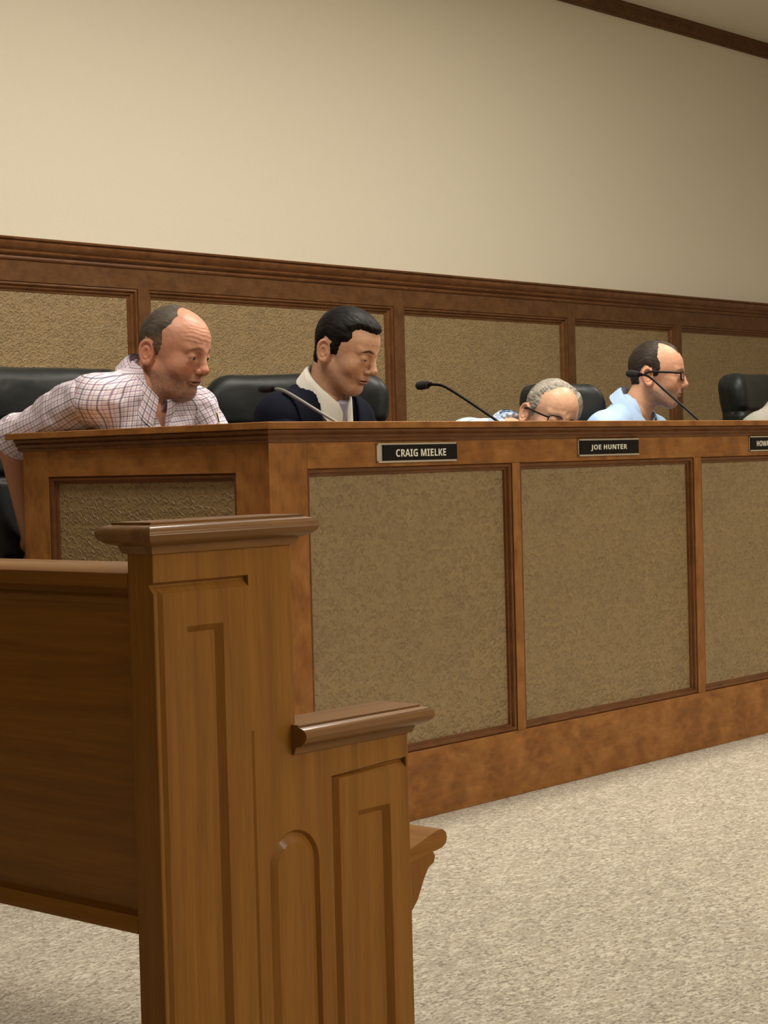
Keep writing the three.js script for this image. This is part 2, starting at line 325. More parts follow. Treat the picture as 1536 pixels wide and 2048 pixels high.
// ───────────────────────── the pew ─────────────────────────
{
  const t = thing('pew', 'oak church pew with a stepped routed end panel and rounded caps', 'pew', [1.72, 0, -2.8]);
  const Zp = -1.70, Zq = -1.747, ZL = -3.95;
  const groove = (pts, half, depth) => {                      // V groove along a polyline on the end face
    const loops = pts.map((p, i) => {
      const a = pts[Math.max(0, i - 1)], b = pts[Math.min(pts.length - 1, i + 1)];
      let dx = b[0] - a[0], dy = b[1] - a[1]; const L = Math.hypot(dx, dy); dx /= L; dy /= L;
      let k = 1; if (i > 0 && i < pts.length - 1) { const ux = p[0] - a[0], uy = p[1] - a[1], ul = Math.hypot(ux, uy); k = 1 / Math.max(0.5, (ux * dx + uy * dy) / ul); }
      const nx = -dy * half * k, ny = dx * half * k, e = 0.003 / depth;
      return [[p[0] + nx * (1 + e), p[1] + ny * (1 + e), Zp + 0.003], [p[0] + nx * 0.72, p[1] + ny * 0.72, Zp - depth], [p[0] + nx * 0.35, p[1] + ny * 0.35, Zp - depth], [p[0] - nx * (1 + e), p[1] - ny * (1 + e), Zp + 0.003]].reverse();
    });
    return loft(loops, { caps: true, crease: 0.1 });
  };
  const slot = (x0, x1, y0, y1, ins, depth) => { const e = -ins * 0.003 / depth; return loft([[e, Zp + 0.003], [ins, Zp - depth]].map(([i, z]) => [[x0 + i, y0 + i, z], [x0 + i, y1 - i, z], [x1 - i, y1 - i, z], [x1 - i, y0 + i, z]]), { caps: true, crease: 0.1 }); };
  const sh = new THREE.Shape([[1.492, 0], [1.952, 0], [1.952, 0.572], [1.7295, 0.572], [1.7295, 0.845], [1.492, 0.845]].map(p => new THREE.Vector2(...p)));
  const body = new THREE.ExtrudeGeometry(sh, { depth: Zp - Zq - 0.004, bevelEnabled: true, bevelThickness: 0.002, bevelSize: 0.002, bevelOffset: -0.002, bevelSegments: 2 }).translate(0, 0, Zq + 0.002);
  const clean = g => { const h = g.index ? g.toNonIndexed() : g; if (!h.attributes.uv) h.setAttribute('uv', new THREE.Float32BufferAttribute(new Float32Array(h.attributes.position.count * 2), 2)); return h; };
  const arch = []; { const x0 = 1.684, x1 = 1.758, r = (x1 - x0) / 2, yc = 0.462 - r; arch.push([x0, 0.1]); for (let a = 0; a <= 14; a++) { const q = Math.PI * (1 - a / 14); arch.push([(x0 + x1) / 2 + Math.cos(q) * r, yc + Math.sin(q) * r]); } arch.push([x1, 0.1]); }
  const tools = [
    groove([[1.503, 0.1], [1.503, 0.8005]], 0.0045, 0.004), groove([[1.485, 0.8005], [1.651, 0.8005]], 0.0068, 0.0075),
    slot(1.545, 1.606, 0.10, 0.752, 0.0085, 0.008),
    groove([[1.6525, 0.1], [1.6525, 0.61]], 0.0028, 0.0022),
    groove(arch, 0.0075, 0.0055),
    groove([[1.803, 0.1], [1.803, 0.5285], [1.946, 0.5285]], 0.0068, 0.0075),
    slot(1.846, 1.911, 0.10, 0.477, 0.0085, 0.008),
  ];
  const ev = new Evaluator(); ev.useGroups = false;
  let A = new Brush(clean(body)); A.updateMatrixWorld();
  for (const g of tools) { const B = new Brush(clean(g)); B.updateMatrixWorld(); A = ev.evaluate(A, B, SUBTRACTION); A.updateMatrixWorld(); }
  let eg = A.geometry.index ? A.geometry.toNonIndexed() : A.geometry;
  eg = toCreasedNormals(eg, 0.35);
  wpart('end_panel', grainUV(eg, 'y', false), M.oak, t, 'routed oak end panel with arch and slots');
  // caps: fillet, half-round nosing and a thin set-in lip
  const nose = (b) => [[0, b], [0.004, b], [0.0065, b + 0.006], [0.0075, b + 0.0095], [0.012, b + 0.0105], [0.0185, b + 0.013], [0.0245, b + 0.0175], [0.0275, b + 0.0235], [0.026, b + 0.0295], [0.0215, b + 0.0335], [0.0145, b + 0.0355], [0.0125, b + 0.0355], [0.0125, b + 0.038], [0.0118, b + 0.0388], [0, b + 0.0388]];
  wpart('end_cap', grainUV(capMould(1.492, 1.7295, Zq, Zp, nose(0.8435)), 'x'), M.oakCap, t, 'rounded oak cap on the pew end');
  const armLoops = nose(0.570).map(([o, y]) => [[1.7215, y, Zp + o], [1.952 + o, y, Zp + o], [1.952 + o, y, Zq - o], [1.7215, y, Zq - o]]);
  armLoops[0] = armLoops[0].map(p => p); wpart('arm_cap', grainUV(loft(armLoops, { caps: true, crease: 0.6 }), 'x'), M.oakCap, t, 'rounded oak arm rest cap');
  // arm end face
  wpart('top_rail', grainUV(sweep([[1.492, 0.802], [1.492, 0.8190], [1.4935, 0.8203], [1.558, 0.8286], [1.565, 0.8280], [1.565, 0.820], [1.545, 0.78], [1.506, 0.780], [1.500, 0.7805], [1.4975, 0.7835], [1.499, 0.787], [1.506, 0.792], [1.5065, 0.797], [1.503, 0.8005]], 'z', ZL, Zq), 'z'), M.oak, t);
  wpart('back_panel', grainUV(sweep([[1.508, 0.385], [1.508, 0.782], [1.536, 0.782], [1.560, 0.385]], 'z', ZL, Zq), 'z'), M.oak, t);
  wpart('bottom_rail', grainUV(sweep([[1.492, 0.3755], [1.492, 0.392], [1.4945, 0.3965], [1.508, 0.3985], [1.565, 0.3985], [1.565, 0.3755]], 'z', ZL, Zq), 'z'), M.oak, t);
  wpart('seat', grainUV(sweep([[1.562, 0.388], [1.80, 0.375], [1.90, 0.373], [2.018, 0.389], [2.06, 0.4010], [2.077, 0.4055], [2.088, 0.4055], [2.0955, 0.400], [2.098, 0.392], [2.095, 0.3835], [2.086, 0.3785], [2.0577, 0.375], [2.017, 0.3685], [1.90, 0.352], [1.80, 0.354], [1.562, 0.372]], 'z', ZL, -1.756), 'z'), M.oak, t);
  for (const z of [-1.757, -3.2]) wpart('seat_bracket', grainUV(sweep([[1.60, 0.0], [1.60, 0.360], [1.80, 0.352], [1.90, 0.351], [2.0, 0.3645], [2.066, 0.3765], [2.071, 0.369], [2.068, 0.360], [2.055, 0.354], [2.044, 0.338], [2.030, 0.312], [2.008, 0.290], [1.985, 0.25], [1.945, 0.1], [1.945, 0.0]], 'z', z - 0.035, z), 'y'), M.oak, t);
  const e2 = new THREE.ExtrudeGeometry(sh, { depth: 0.047, bevelEnabled: false }).translate(0, 0, ZL - 0.047); wpart('end_panel', grainUV(e2, 'y'), M.oak, t);
  wpart('end_cap', grainUV(capMould(1.492, 1.7295, ZL - 0.047, ZL, nose(0.8435)), 'x'), M.oakCap, t);
}

// ───────────────────────── name plates ─────────────────────────
const font = await new FontLoader().loadAsync('fonts/droid/droid_sans_bold.typeface.json');
function plate(x0, x1, y0, y1, insL, insR, text, tx0, tx1, ty, th, label) {
  const t = thing('name_plate', label, 'name plate', [(x0 + x1) / 2, y0, ZF + 0.0005], 0, 'name plates along the dais front');
  const z = ZF + 0.0005;
  wpart('holder', mergeGeometries([box(x0, x1, y0, y1, z, z + 0.004, 0.0008), box(x0, x1, y0, y0 + 0.0052, z, z + 0.009, 0.001), box(x0, x1, y1 - 0.0048, y1, z, z + 0.009, 0.001)]), M.aluminium, t, 'brushed aluminium holder');
  wpart('insert', box(insL, insR, y0 + 0.0045, y1 - 0.0042, z + 0.003, z + 0.0075, 0.0006), M.plateBlack, t, 'black engraved insert');
  const g = new TextGeometry(text, { font, size: 1, depth: 0.02, curveSegments: 6, bevelEnabled: false });
  g.computeBoundingBox(); const b = g.boundingBox;
  g.translate(-b.min.x, -b.min.y, 0); g.scale((tx1 - tx0) / (b.max.x - b.min.x), th / (b.max.y - b.min.y), 0.02);
  g.translate(tx0, ty, z + 0.0073); wpart('lettering', g, M.letter, t, 'white capital letters');
  return t;
}
plate(3.570, 3.886, 0.9415, 0.9925, 3.5905, 3.890, 'CRAIG MIELKE', 3.640, 3.843, 0.9565, 0.0195, 'black name plate with a bare silver strip at its left end, nearest the dais corner');
plate(4.452, 4.761, 0.9445, 0.9955, 4.4565, 4.761, 'JOE HUNTER', 4.510, 4.698, 0.9595, 0.0185, 'black name plate in the middle, between the other two on the dais front');
plate(5.418, 5.728, 0.9455, 0.9965, 5.4215, 5.728, 'HOWA', 5.459, 5.538, 0.9625, 0.018, 'black name plate cut off by the right edge of the picture');

// ───────────────────────── gooseneck microphones ─────────────────────────
function mic(x, pts, headR, mat, label) {                      // pts: [z, y] from the ledge to the tip of the head
  const t = thing('gooseneck_microphone', label, 'microphone', [x, 1.048, pts[0][0]], 0, 'gooseneck microphones on the dais ledge');
  const L = pts.map(([z, y]) => new THREE.Vector3(0, y - 1.048, z - pts[0][0]));
  const tip = L[L.length - 1], pre = L[L.length - 2], dir = tip.clone().sub(pre).normalize();
  part('flange', new THREE.LatheGeometry([[0, 0], [0.016, 0], [0.016, 0.0025], [0.008, 0.005], [0, 0.005]].map(p => new THREE.Vector2(...p)), 24), M.blackMetal, t);
  const neck = new THREE.CatmullRomCurve3([...L.slice(0, -1)], false, 'centripetal');
  part('gooseneck', new THREE.TubeGeometry(neck, 60, 0.0042, 10), mat, t);
  const len = tip.distanceTo(pre) + 0.004;
  const q = new THREE.Quaternion().setFromUnitVectors(new THREE.Vector3(0, 1, 0), dir);
  const hg = new THREE.LatheGeometry([[0, 0], [headR * 0.8, 0], [headR * 0.95, 0.004], [headR * 0.95, len * 0.30], [headR * 1.05, len * 0.34], [headR * 1.1, len * 0.6], [headR * 0.95, len * 0.86], [headR * 0.55, len * 0.98], [0, len]].map(p => new THREE.Vector2(...p)), 20);
  hg.applyQuaternion(q).translate(pre.x, pre.y, pre.z); part('microphone_head', hg, M.foam, t, 'black foam windscreen');
  part('collar', new THREE.CylinderGeometry(0.0062, 0.0062, 0.014, 14).applyQuaternion(q).translate(pre.x - dir.x * .004, pre.y - dir.y * .004, pre.z - dir.z * .004), M.blackMetal, t);
}
mic(3.594, [[-3.345, 1.049], [-3.40, 1.075], [-3.5284, 1.1373], [-3.556, 1.147], [-3.585, 1.150], [-3.633, 1.1514]], 0.0105, M.greyMetal, 'slim grey gooseneck microphone before the dark suit jacket');
mic(4.279, [[-3.345, 1.049], [-3.369, 1.0644], [-3.45, 1.111], [-3.5171, 1.1479], [-3.555, 1.165], [-3.584, 1.1702], [-3.609, 1.1714], [-3.653, 1.169]], 0.0125, M.blackMetal, 'black gooseneck microphone standing out alone against the tan wall panel');
mic(5.368, [[-3.345, 1.049], [-3.40, 1.094], [-3.48, 1.158], [-3.536, 1.2035], [-3.556, 1.214], [-3.585, 1.2185], [-3.6322, 1.2243]], 0.0125, M.blackMetal, 'black gooseneck microphone crossing the face of the man in glasses and blue shirt');
{
  const t = thing('pen', 'thin white pen propped up at the left end of the ledge', 'pen', [3.223, 1.048, -3.405]);
  const g = new THREE.CylinderGeometry(0.0042, 0.0042, 0.034, 12).translate(0, 0.017, 0); part('barrel', g, M.whitePaint, t);
  part('clip', new THREE.BoxGeometry(0.0022, 0.024, 0.0016).translate(-0.003, 0.018, 0.0036), M.blackPlastic, t);
  t.rotation.x = -0.3; 
}

// ───────────────────────── implicit surfaces ─────────────────────────
const PN = new ImprovedNoise(); const noise = (x, y, z) => PN.noise(x + 100, y + 100, z + 100);
const smin = (a, b, k) => { const h = Math.max(k - Math.abs(a - b), 0) / k; return Math.min(a, b) - h * h * k * 0.25; };
const smax = (a, b, k) => -smin(-a, -b, k);
function ell(x, y, z, c, r) {
  const px = x - c[0], py = y - c[1], pz = z - c[2];
  const ax = px / r[0], ay = py / r[1], az = pz / r[2], k0 = Math.sqrt(ax * ax + ay * ay + az * az);
  const bx = ax / r[0], by = ay / r[1], bz = az / r[2], k1 = Math.sqrt(bx * bx + by * by + bz * bz);
  return k1 < 1e-9 ? -Math.min(r[0], r[1], r[2]) : k0 * (k0 - 1) / k1;
}
function cone(x, y, z, a, b, ra, rb) {
  const bx = b[0] - a[0], by = b[1] - a[1], bz = b[2] - a[2], px = x - a[0], py = y - a[1], pz = z - a[2];
  const h = clamp((px * bx + py * by + pz * bz) / (bx * bx + by * by + bz * bz));
  return Math.hypot(px - bx * h, py - by * h, pz - bz * h) - (ra + (rb - ra) * h);
}
const sph = (x, y, z, c, r) => Math.hypot(x - c[0], y - c[1], z - c[2]) - r;
// naive surface nets with block skipping; colour(p, n) optional
function netMesh(f, lo, hi, h, colour) {
  const n = [0, 1, 2].map(i => Math.ceil((hi[i] - lo[i]) / h) + 1), [nx, ny, nz] = n;
  const F = new Float32Array(nx * ny * nz), B = 6, id = (i, j, k) => (k * ny + j) * nx + i, rB = B * h * 0.87 * 1.7;
  for (let k0 = 0; k0 < nz; k0 += B) for (let j0 = 0; j0 < ny; j0 += B) for (let i0 = 0; i0 < nx; i0 += B) {
    const c = f(lo[0] + (i0 + B / 2) * h, lo[1] + (j0 + B / 2) * h, lo[2] + (k0 + B / 2) * h), skip = Math.abs(c) > rB;
    for (let k = k0; k < Math.min(k0 + B, nz); k++) for (let j = j0; j < Math.min(j0 + B, ny); j++) for (let i = i0; i < Math.min(i0 + B, nx); i++)
      F[id(i, j, k)] = skip ? c : f(lo[0] + i * h, lo[1] + j * h, lo[2] + k * h);
  }
  const V = new Int32Array(nx * ny * nz).fill(-1), P = [], I = [];
  const C = [[0, 0, 0], [1, 0, 0], [0, 1, 0], [1, 1, 0], [0, 0, 1], [1, 0, 1], [0, 1, 1], [1, 1, 1]], E = [[0, 1], [2, 3], [4, 5], [6, 7], [0, 2], [1, 3], [4, 6], [5, 7], [0, 4], [1, 5], [2, 6], [3, 7]];
  const v = new Float32Array(8);
  for (let k = 0; k < nz - 1; k++) for (let j = 0; j < ny - 1; j++) for (let i = 0; i < nx - 1; i++) {
    let s = 0; for (let c = 0; c < 8; c++) { v[c] = F[id(i + C[c][0], j + C[c][1], k + C[c][2])]; if (v[c] < 0) s++; }
    if (!s || s === 8) continue;
    let x = 0, y = 0, z = 0, m = 0;
    for (const [a, b] of E) if ((v[a] < 0) !== (v[b] < 0)) { const t = v[a] / (v[a] - v[b]); x += C[a][0] + (C[b][0] - C[a][0]) * t; y += C[a][1] + (C[b][1] - C[a][1]) * t; z += C[a][2] + (C[b][2] - C[a][2]) * t; m++; }
    V[id(i, j, k)] = P.length / 3; P.push(lo[0] + (i + x / m) * h, lo[1] + (j + y / m) * h, lo[2] + (k + z / m) * h);
  }
  const quad = (a, b, c, d, flip) => { if (a < 0 || b < 0 || c < 0 || d < 0) return; flip ? I.push(a, c, b, a, d, c) : I.push(a, b, c, a, c, d); };
  for (let k = 1; k < nz - 1; k++) for (let j = 1; j < ny - 1; j++) for (let i = 1; i < nx - 1; i++) {
    const s = F[id(i, j, k)] < 0;
    if (s !== (F[id(i + 1, j, k)] < 0)) quad(V[id(i, j - 1, k - 1)], V[id(i, j, k - 1)], V[id(i, j, k)], V[id(i, j - 1, k)], !s);
    if (s !== (F[id(i, j + 1, k)] < 0)) quad(V[id(i - 1, j, k - 1)], V[id(i - 1, j, k)], V[id(i, j, k)], V[id(i, j, k - 1)], !s);
    if (s !== (F[id(i, j, k + 1)] < 0)) quad(V[id(i - 1, j - 1, k)], V[id(i, j - 1, k)], V[id(i, j, k)], V[id(i - 1, j, k)], !s);
  }
  const g = new THREE.BufferGeometry(), N = new Float32Array(P.length), e = h * 0.6, K = colour ? new Float32Array(P.length) : null;
  for (let q = 0; q < P.length; q += 3) {
    const x = P[q], y = P[q + 1], z = P[q + 2];
    let a = f(x + e, y, z) - f(x - e, y, z), b = f(x, y + e, z) - f(x, y - e, z), c = f(x, y, z + e) - f(x, y, z - e); const l = Math.hypot(a, b, c) || 1;
    N[q] = a / l; N[q + 1] = b / l; N[q + 2] = c / l;
    if (colour) { const cc = colour(x, y, z, N[q], N[q + 1], N[q + 2]); K[q] = cc[0]; K[q + 1] = cc[1]; K[q + 2] = cc[2]; }
  }
  g.setAttribute('position', new THREE.Float32BufferAttribute(P, 3)); g.setAttribute('normal', new THREE.BufferAttribute(N, 3)); if (K) g.setAttribute('color', new THREE.BufferAttribute(K, 3)); g.setIndex(I);
  return g;
}
// uv per triangle from a mapping (x, y, z) -> [u, v]; wrap is the period of u (seam kept tidy)
function mapUV(g, fn, wrap) {
  const h = g.toNonIndexed(), p = h.attributes.position, uv = new Float32Array(p.count * 2);
  for (let i = 0; i < p.count; i += 3) {
    const q = [0, 1, 2].map(k => fn(p.getX(i + k), p.getY(i + k), p.getZ(i + k)));
    if (wrap) for (let k = 1; k < 3; k++) { while (q[k][0] - q[0][0] > wrap / 2) q[k][0] -= wrap; while (q[k][0] - q[0][0] < -wrap / 2) q[k][0] += wrap; }
    q.forEach((c, k) => { uv[(i + k) * 2] = c[0]; uv[(i + k) * 2 + 1] = c[1]; });
  }
  h.setAttribute('uv', new THREE.BufferAttribute(uv, 2)); return h;
}
// signed distance to a polygon in 2D (negative inside)
function poly2(x, y, P) {
  let d = 1e9, s = 1;
  for (let i = 0, j = P.length - 1; i < P.length; j = i++) {
    const ex = P[j][0] - P[i][0], ey = P[j][1] - P[i][1], wx = x - P[i][0], wy = y - P[i][1], t = clamp((wx * ex + wy * ey) / (ex * ex + ey * ey));
    d = Math.min(d, (wx - ex * t) ** 2 + (wy - ey * t) ** 2);
    const a = y >= P[i][1], b = y < P[j][1], c = ex * wy > ey * wx; if ((a && b && c) || (!a && !b && !c)) s = -s;
  }
  return s * Math.sqrt(d);
}

// ───────────────────────── chairs ─────────────────────────
const chairGeo = (() => {
  const back = (x, y, z) => {                                   // padded back, origin at the seat rear, faces +z
    const yy = y - 0.40, bend = z - 0.9 * x * x * 0.55 + 0.10 * Math.max(0, y) * 0.9;
    const wd = 0.245 + 0.035 * sstep(0, 0.5, y);
    const qx = Math.abs(x) - wd + 0.075, qy = Math.abs(yy) - 0.375 + 0.075, r = Math.hypot(Math.max(qx, 0), Math.max(qy, 0)) + Math.min(Math.max(qx, qy), 0) - 0.075;
    const q1 = r + 0.045, q2 = Math.abs(bend) - 0.065 + 0.045;
    let d = Math.hypot(Math.max(q1, 0), Math.max(q2, 0)) + Math.min(Math.max(q1, q2), 0) - 0.045;
    const front = bend > 0 ? 1 : 0.3;
    for (const gy of [0.20, 0.44, 0.60]) d += front * 0.012 * Math.exp(-(((y - gy - 0.1 * x * x) / 0.012) ** 2));
    d -= 0.010 * Math.exp(-(((y - 0.69) / 0.07) ** 2)) * front;
    d += 0.0030 * noise(x * 9 + 3, y * 14, z * 9) + 0.0006 * noise(x * 40, y * 46, z * 40);
    return d;
  };
  const seat = (x, y, z) => { const qx = Math.abs(x) - 0.20, qy = Math.abs(y) - 0.005, qz = Math.abs(z) - 0.19; return Math.hypot(Math.max(qx, 0), Math.max(qy, 0), Math.max(qz, 0)) + Math.min(Math.max(qx, qy, qz), 0) - 0.055 + 0.003 * noise(x * 16, y * 16, z * 16); };
  return { back: netMesh(back, [-0.34, -0.04, -0.2], [0.34, 0.84, 0.24], 0.009), seat: netMesh(seat, [-0.28, -0.09, -0.27], [0.28, 0.09, 0.27], 0.012) };
})();
function chair(label, pos, turn, { w = 1, lift = 0, lean = 0.05, low = 1 } = {}) {
  const t = thing('executive_chair', label, 'chair', pos, turn, 'leather chairs behind the dais');
  const b = part('backrest', chairGeo.back, M.leather, t, 'padded black leather back'); b.scale.set(w, low, 1); b.position.set(0, 0.46 + lift, -0.22); b.rotation.x = -lean;
  const s = part('seat', chairGeo.seat, M.leather, t); s.scale.x = w; s.position.set(0, 0.43, 0.02);
  for (const sx of [-1, 1]) {
    const c = new THREE.CatmullRomCurve3([[0.235, 0.40, 0.1], [0.285, 0.44, 0.12], [0.29, 0.60, 0.13], [0.285, 0.655, 0.06], [0.28, 0.655, -0.12], [0.26, 0.60, -0.22]].map(p => new THREE.Vector3(p[0] * sx * w, p[1], p[2])));
    part('armrest', new THREE.TubeGeometry(c, 30, 0.018, 10), M.blackPlastic, t);
  }
  part('column', new THREE.CylinderGeometry(0.028, 0.034, 0.30, 18).translate(0, 0.24, 0), M.blackMetal, t);
  for (let k = 0; k < 5; k++) {
    const a = k * Math.PI * 2 / 5 + 0.3;
    const leg = part('leg', loft([[0.02, 0.125, 0.028, 0.022], [0.29, 0.085, 0.018, 0.014]].map(([r, y, hw, hh]) => [[r, y - hh, hw], [r, y - hh, -hw], [r, y + hh, -hw], [r, y + hh, hw]]), { caps: true, crease: 0.3 }), M.blackPlastic, t); leg.rotation.y = a;
    const w_ = part('caster', new THREE.CylinderGeometry(0.03, 0.03, 0.04, 16).rotateX(Math.PI / 2).translate(0.275, 0.03, 0), M.blackPlastic, t); w_.rotation.y = a;
  }
  return t;
}

// ───────────────────────── people ─────────────────────────
const skinMat = new THREE.MeshPhysicalMaterial({ vertexColors: true, roughness: 0.42, specularIntensity: 0.55 });
const V3 = (a) => new THREE.Vector3(...a);
const sub = (a, b) => a.map((v, i) => v - b[i]), add = (a, b, k = 1) => a.map((v, i) => v + b[i] * k), lerp = (a, b, t) => a.map((v, i) => v + (b[i] - v) * t);
const nrm = a => { const l = Math.hypot(...a); return a.map(v => v / l); };
const cross = (a, b) => [a[1] * b[2] - a[2] * b[1], a[2] * b[0] - a[0] * b[2], a[0] * b[1] - a[1] * b[0]];
const dot = (a, b) => a[0] * b[0] + a[1] * b[1] + a[2] * b[2];

function headField(o) {
  const w = o.width || 1, J = o.jaw || 1, nl = o.nose || 1, cheek = o.cheek || 0, neckEnd = o.neckEnd, open = o.eye ?? 1;
  const ear = (x, y, z) => {                                    // both ears through |x|
    let px = Math.abs(x) - 0.0745 * w, py = y + 0.010, pz = z + 0.030;
    if (px < -0.05 || Math.abs(py) > 0.07 || Math.abs(pz) > 0.06) return Math.max(-px - 0.02, Math.abs(py) - 0.03, Math.abs(pz) - 0.02, 0.01);
    const t = 0.18, qy = py * Math.cos(t) - pz * Math.sin(t), qz = py * Math.sin(t) + pz * Math.cos(t);
    const flare = 0.36, fx = px * Math.cos(flare) + qz * Math.sin(flare), fz = -px * Math.sin(flare) + qz * Math.cos(flare);
    const rad2 = 0.0165 + 0.002 * sstep(0, 0.02, qy), sc = rad2 / 0.029, L = Math.hypot(qy * sc, fz);
    const rim = Math.hypot((L - rad2) / (sc * 0.5 + 0.5), fx - 0.008) - 0.0042;
    const disc = Math.hypot(Math.max(L - rad2, 0), Math.max(Math.abs(fx - 0.002) - 0.0005, 0)) - 0.0035;
    const anti = Math.hypot((Math.hypot((qy + 0.002) * 0.62, fz + 0.001) - 0.0085), fx - 0.0065) - 0.003;
    const lobe = sph(fx, qy, fz, [0.005, -0.027, 0.004], 0.0078), trag = sph(fx, qy, fz, [0.006, -0.007, 0.014], 0.0055);
    const root = cone(fx, qy, fz, [-0.012, 0.012, 0.008], [-0.012, -0.018, 0.010], 0.010, 0.009);
    let d = smin(smin(rim, disc, 0.004), smin(lobe, trag, 0.004), 0.004); d = smin(d, anti, 0.003); return smin(d, root, 0.006);
  };
  const eyeC = [0.0315 * w, -0.001, 0.0755];
  const f = (x, y, z) => {
    const ax = Math.abs(x);
    let d = ell(x, y, z, [0, 0.030, -0.006], [0.0765 * w, 0.0875, 0.0895]);
    d = smin(d, ell(x, y, z, [0, 0.036, 0.030], [0.061 * w, 0.060, 0.0635]), 0.03);
    d = smin(d, ell(x, y, z, [0, -0.036, 0.034], [(0.0575 + cheek * 0.5) * w, 0.074, 0.0525]), 0.025);
    d = smin(d, ell(ax, y, z, [0.041 * w, -0.030, 0.051], [0.024 + cheek, 0.026 + cheek, 0.024]), 0.02);
    d = smin(d, cone(ax, y, z, [0.048 * w * J, -0.048, -0.010], [0.020 * J, -0.097, 0.052], 0.019, 0.0185), 0.022);
    d = smin(d, ell(x, y, z, [0, -0.096, 0.057], [0.025 * J, 0.0215, 0.0225]), 0.016);
    if (o.chinFat) d = smin(d, ell(x, y, z, [0, -0.100, 0.010], [0.052, 0.030, 0.042]), 0.03);
    d = smin(d, cone(x, y, z, [0, -0.055, -0.032], neckEnd, 0.052 * (o.neck || 1), 0.060 * (o.neck || 1)), 0.03);
    // brow ridge, sockets, lids
    d = smin(d, cone(ax, y, z, [0.010, 0.019, 0.0845], [0.044 * w, 0.0195, 0.0685], 0.0105, 0.0085), 0.014);
    d = smax(d, -ell(ax, y, z, [0.0325 * w, 0.001, 0.0965], [0.0185, 0.0105, 0.0155]), 0.012);
    const e = sph(ax, y, z, eyeC, 0.0142);
    d = smin(d, e, 0.006);
    d = smin(d, cone(ax, y, z, [0.019, -0.0155, 0.0815], [0.041 * w, -0.0135, 0.073], 0.0035, 0.003), 0.010);   // lower lid bag
    d = smax(d, -ell(ax, y, z, [eyeC[0], eyeC[1] - 0.0022 + (1 - open) * -0.0028, eyeC[2] + 0.0125], [0.0142, 0.0052 * open + 0.0006, 0.008]), 0.0015);
    // nose
    d = smin(d, cone(x, y, z, [0, 0.010, 0.0885], [0, -0.030, 0.0975 + 0.006 * nl], 0.0090, 0.0108), 0.014);
    d = smin(d, sph(x, y, z, [0, -0.0335, 0.0985 + 0.0045 * nl], 0.0118 * (o.noseTip || 1)), 0.006);
    d = smin(d, ell(ax, y, z, [0.0125, -0.0375, 0.0905], [0.0078, 0.0080, 0.0115]), 0.005);
    d = smax(d, -ell(ax, y, z, [0.0065, -0.0465, 0.0965], [0.0040, 0.0050, 0.0065]), 0.002);
    // lips
    const mz = 0.0865, cx = Math.min(1, ax / 0.026);
    d = smin(d, ell(x, y, z, [0, -0.0595, 0.079], [0.026, 0.016, 0.012]), 0.012);
    d = smin(d, ell(x, y, z, [0, -0.0625, mz - 0.001], [0.0225, 0.0045, 0.0058]), 0.004);
    d = smin(d, ell(x, y, z, [0, -0.0715, mz - 0.0025], [0.0195, 0.0052, 0.0062]), 0.004);
    d = smax(d, -ell(x, y, z, [0, -0.0668 - 0.001 * cx + (o.smile || 0) * cx * cx * 0.004, mz + 0.004], [0.0255, 0.0013, 0.011]), 0.0025);
    d = smax(d, -ell(x, y, z, [0, -0.0825, 0.0865], [0.016, 0.0042, 0.0065]), 0.008);
    if (o.folds) d += 0.0022 * Math.exp(-(((ax - 0.024 - 0.35 * (-0.045 - y)) / 0.0035) ** 2)) * sstep(-0.075, -0.06, y) * sstep(-0.03, -0.042, y) * sstep(0.04, 0.06, z);
    if (o.wrinkles) d += 0.00035 * Math.sin(y * 620 + 3 * noise(x * 30, y * 40, 2) + 2 * Math.sin(x * 40)) * sstep(0.03, 0.045, y) * sstep(0.085, 0.07, y) * sstep(0.05, 0.075, z);
    d = smin(d, ear(x, y, z), 0.004);
    return d + 0.0005 * noise(x * 90, y * 90, z * 90);
  };
  f.eyeC = eyeC; return f;
}
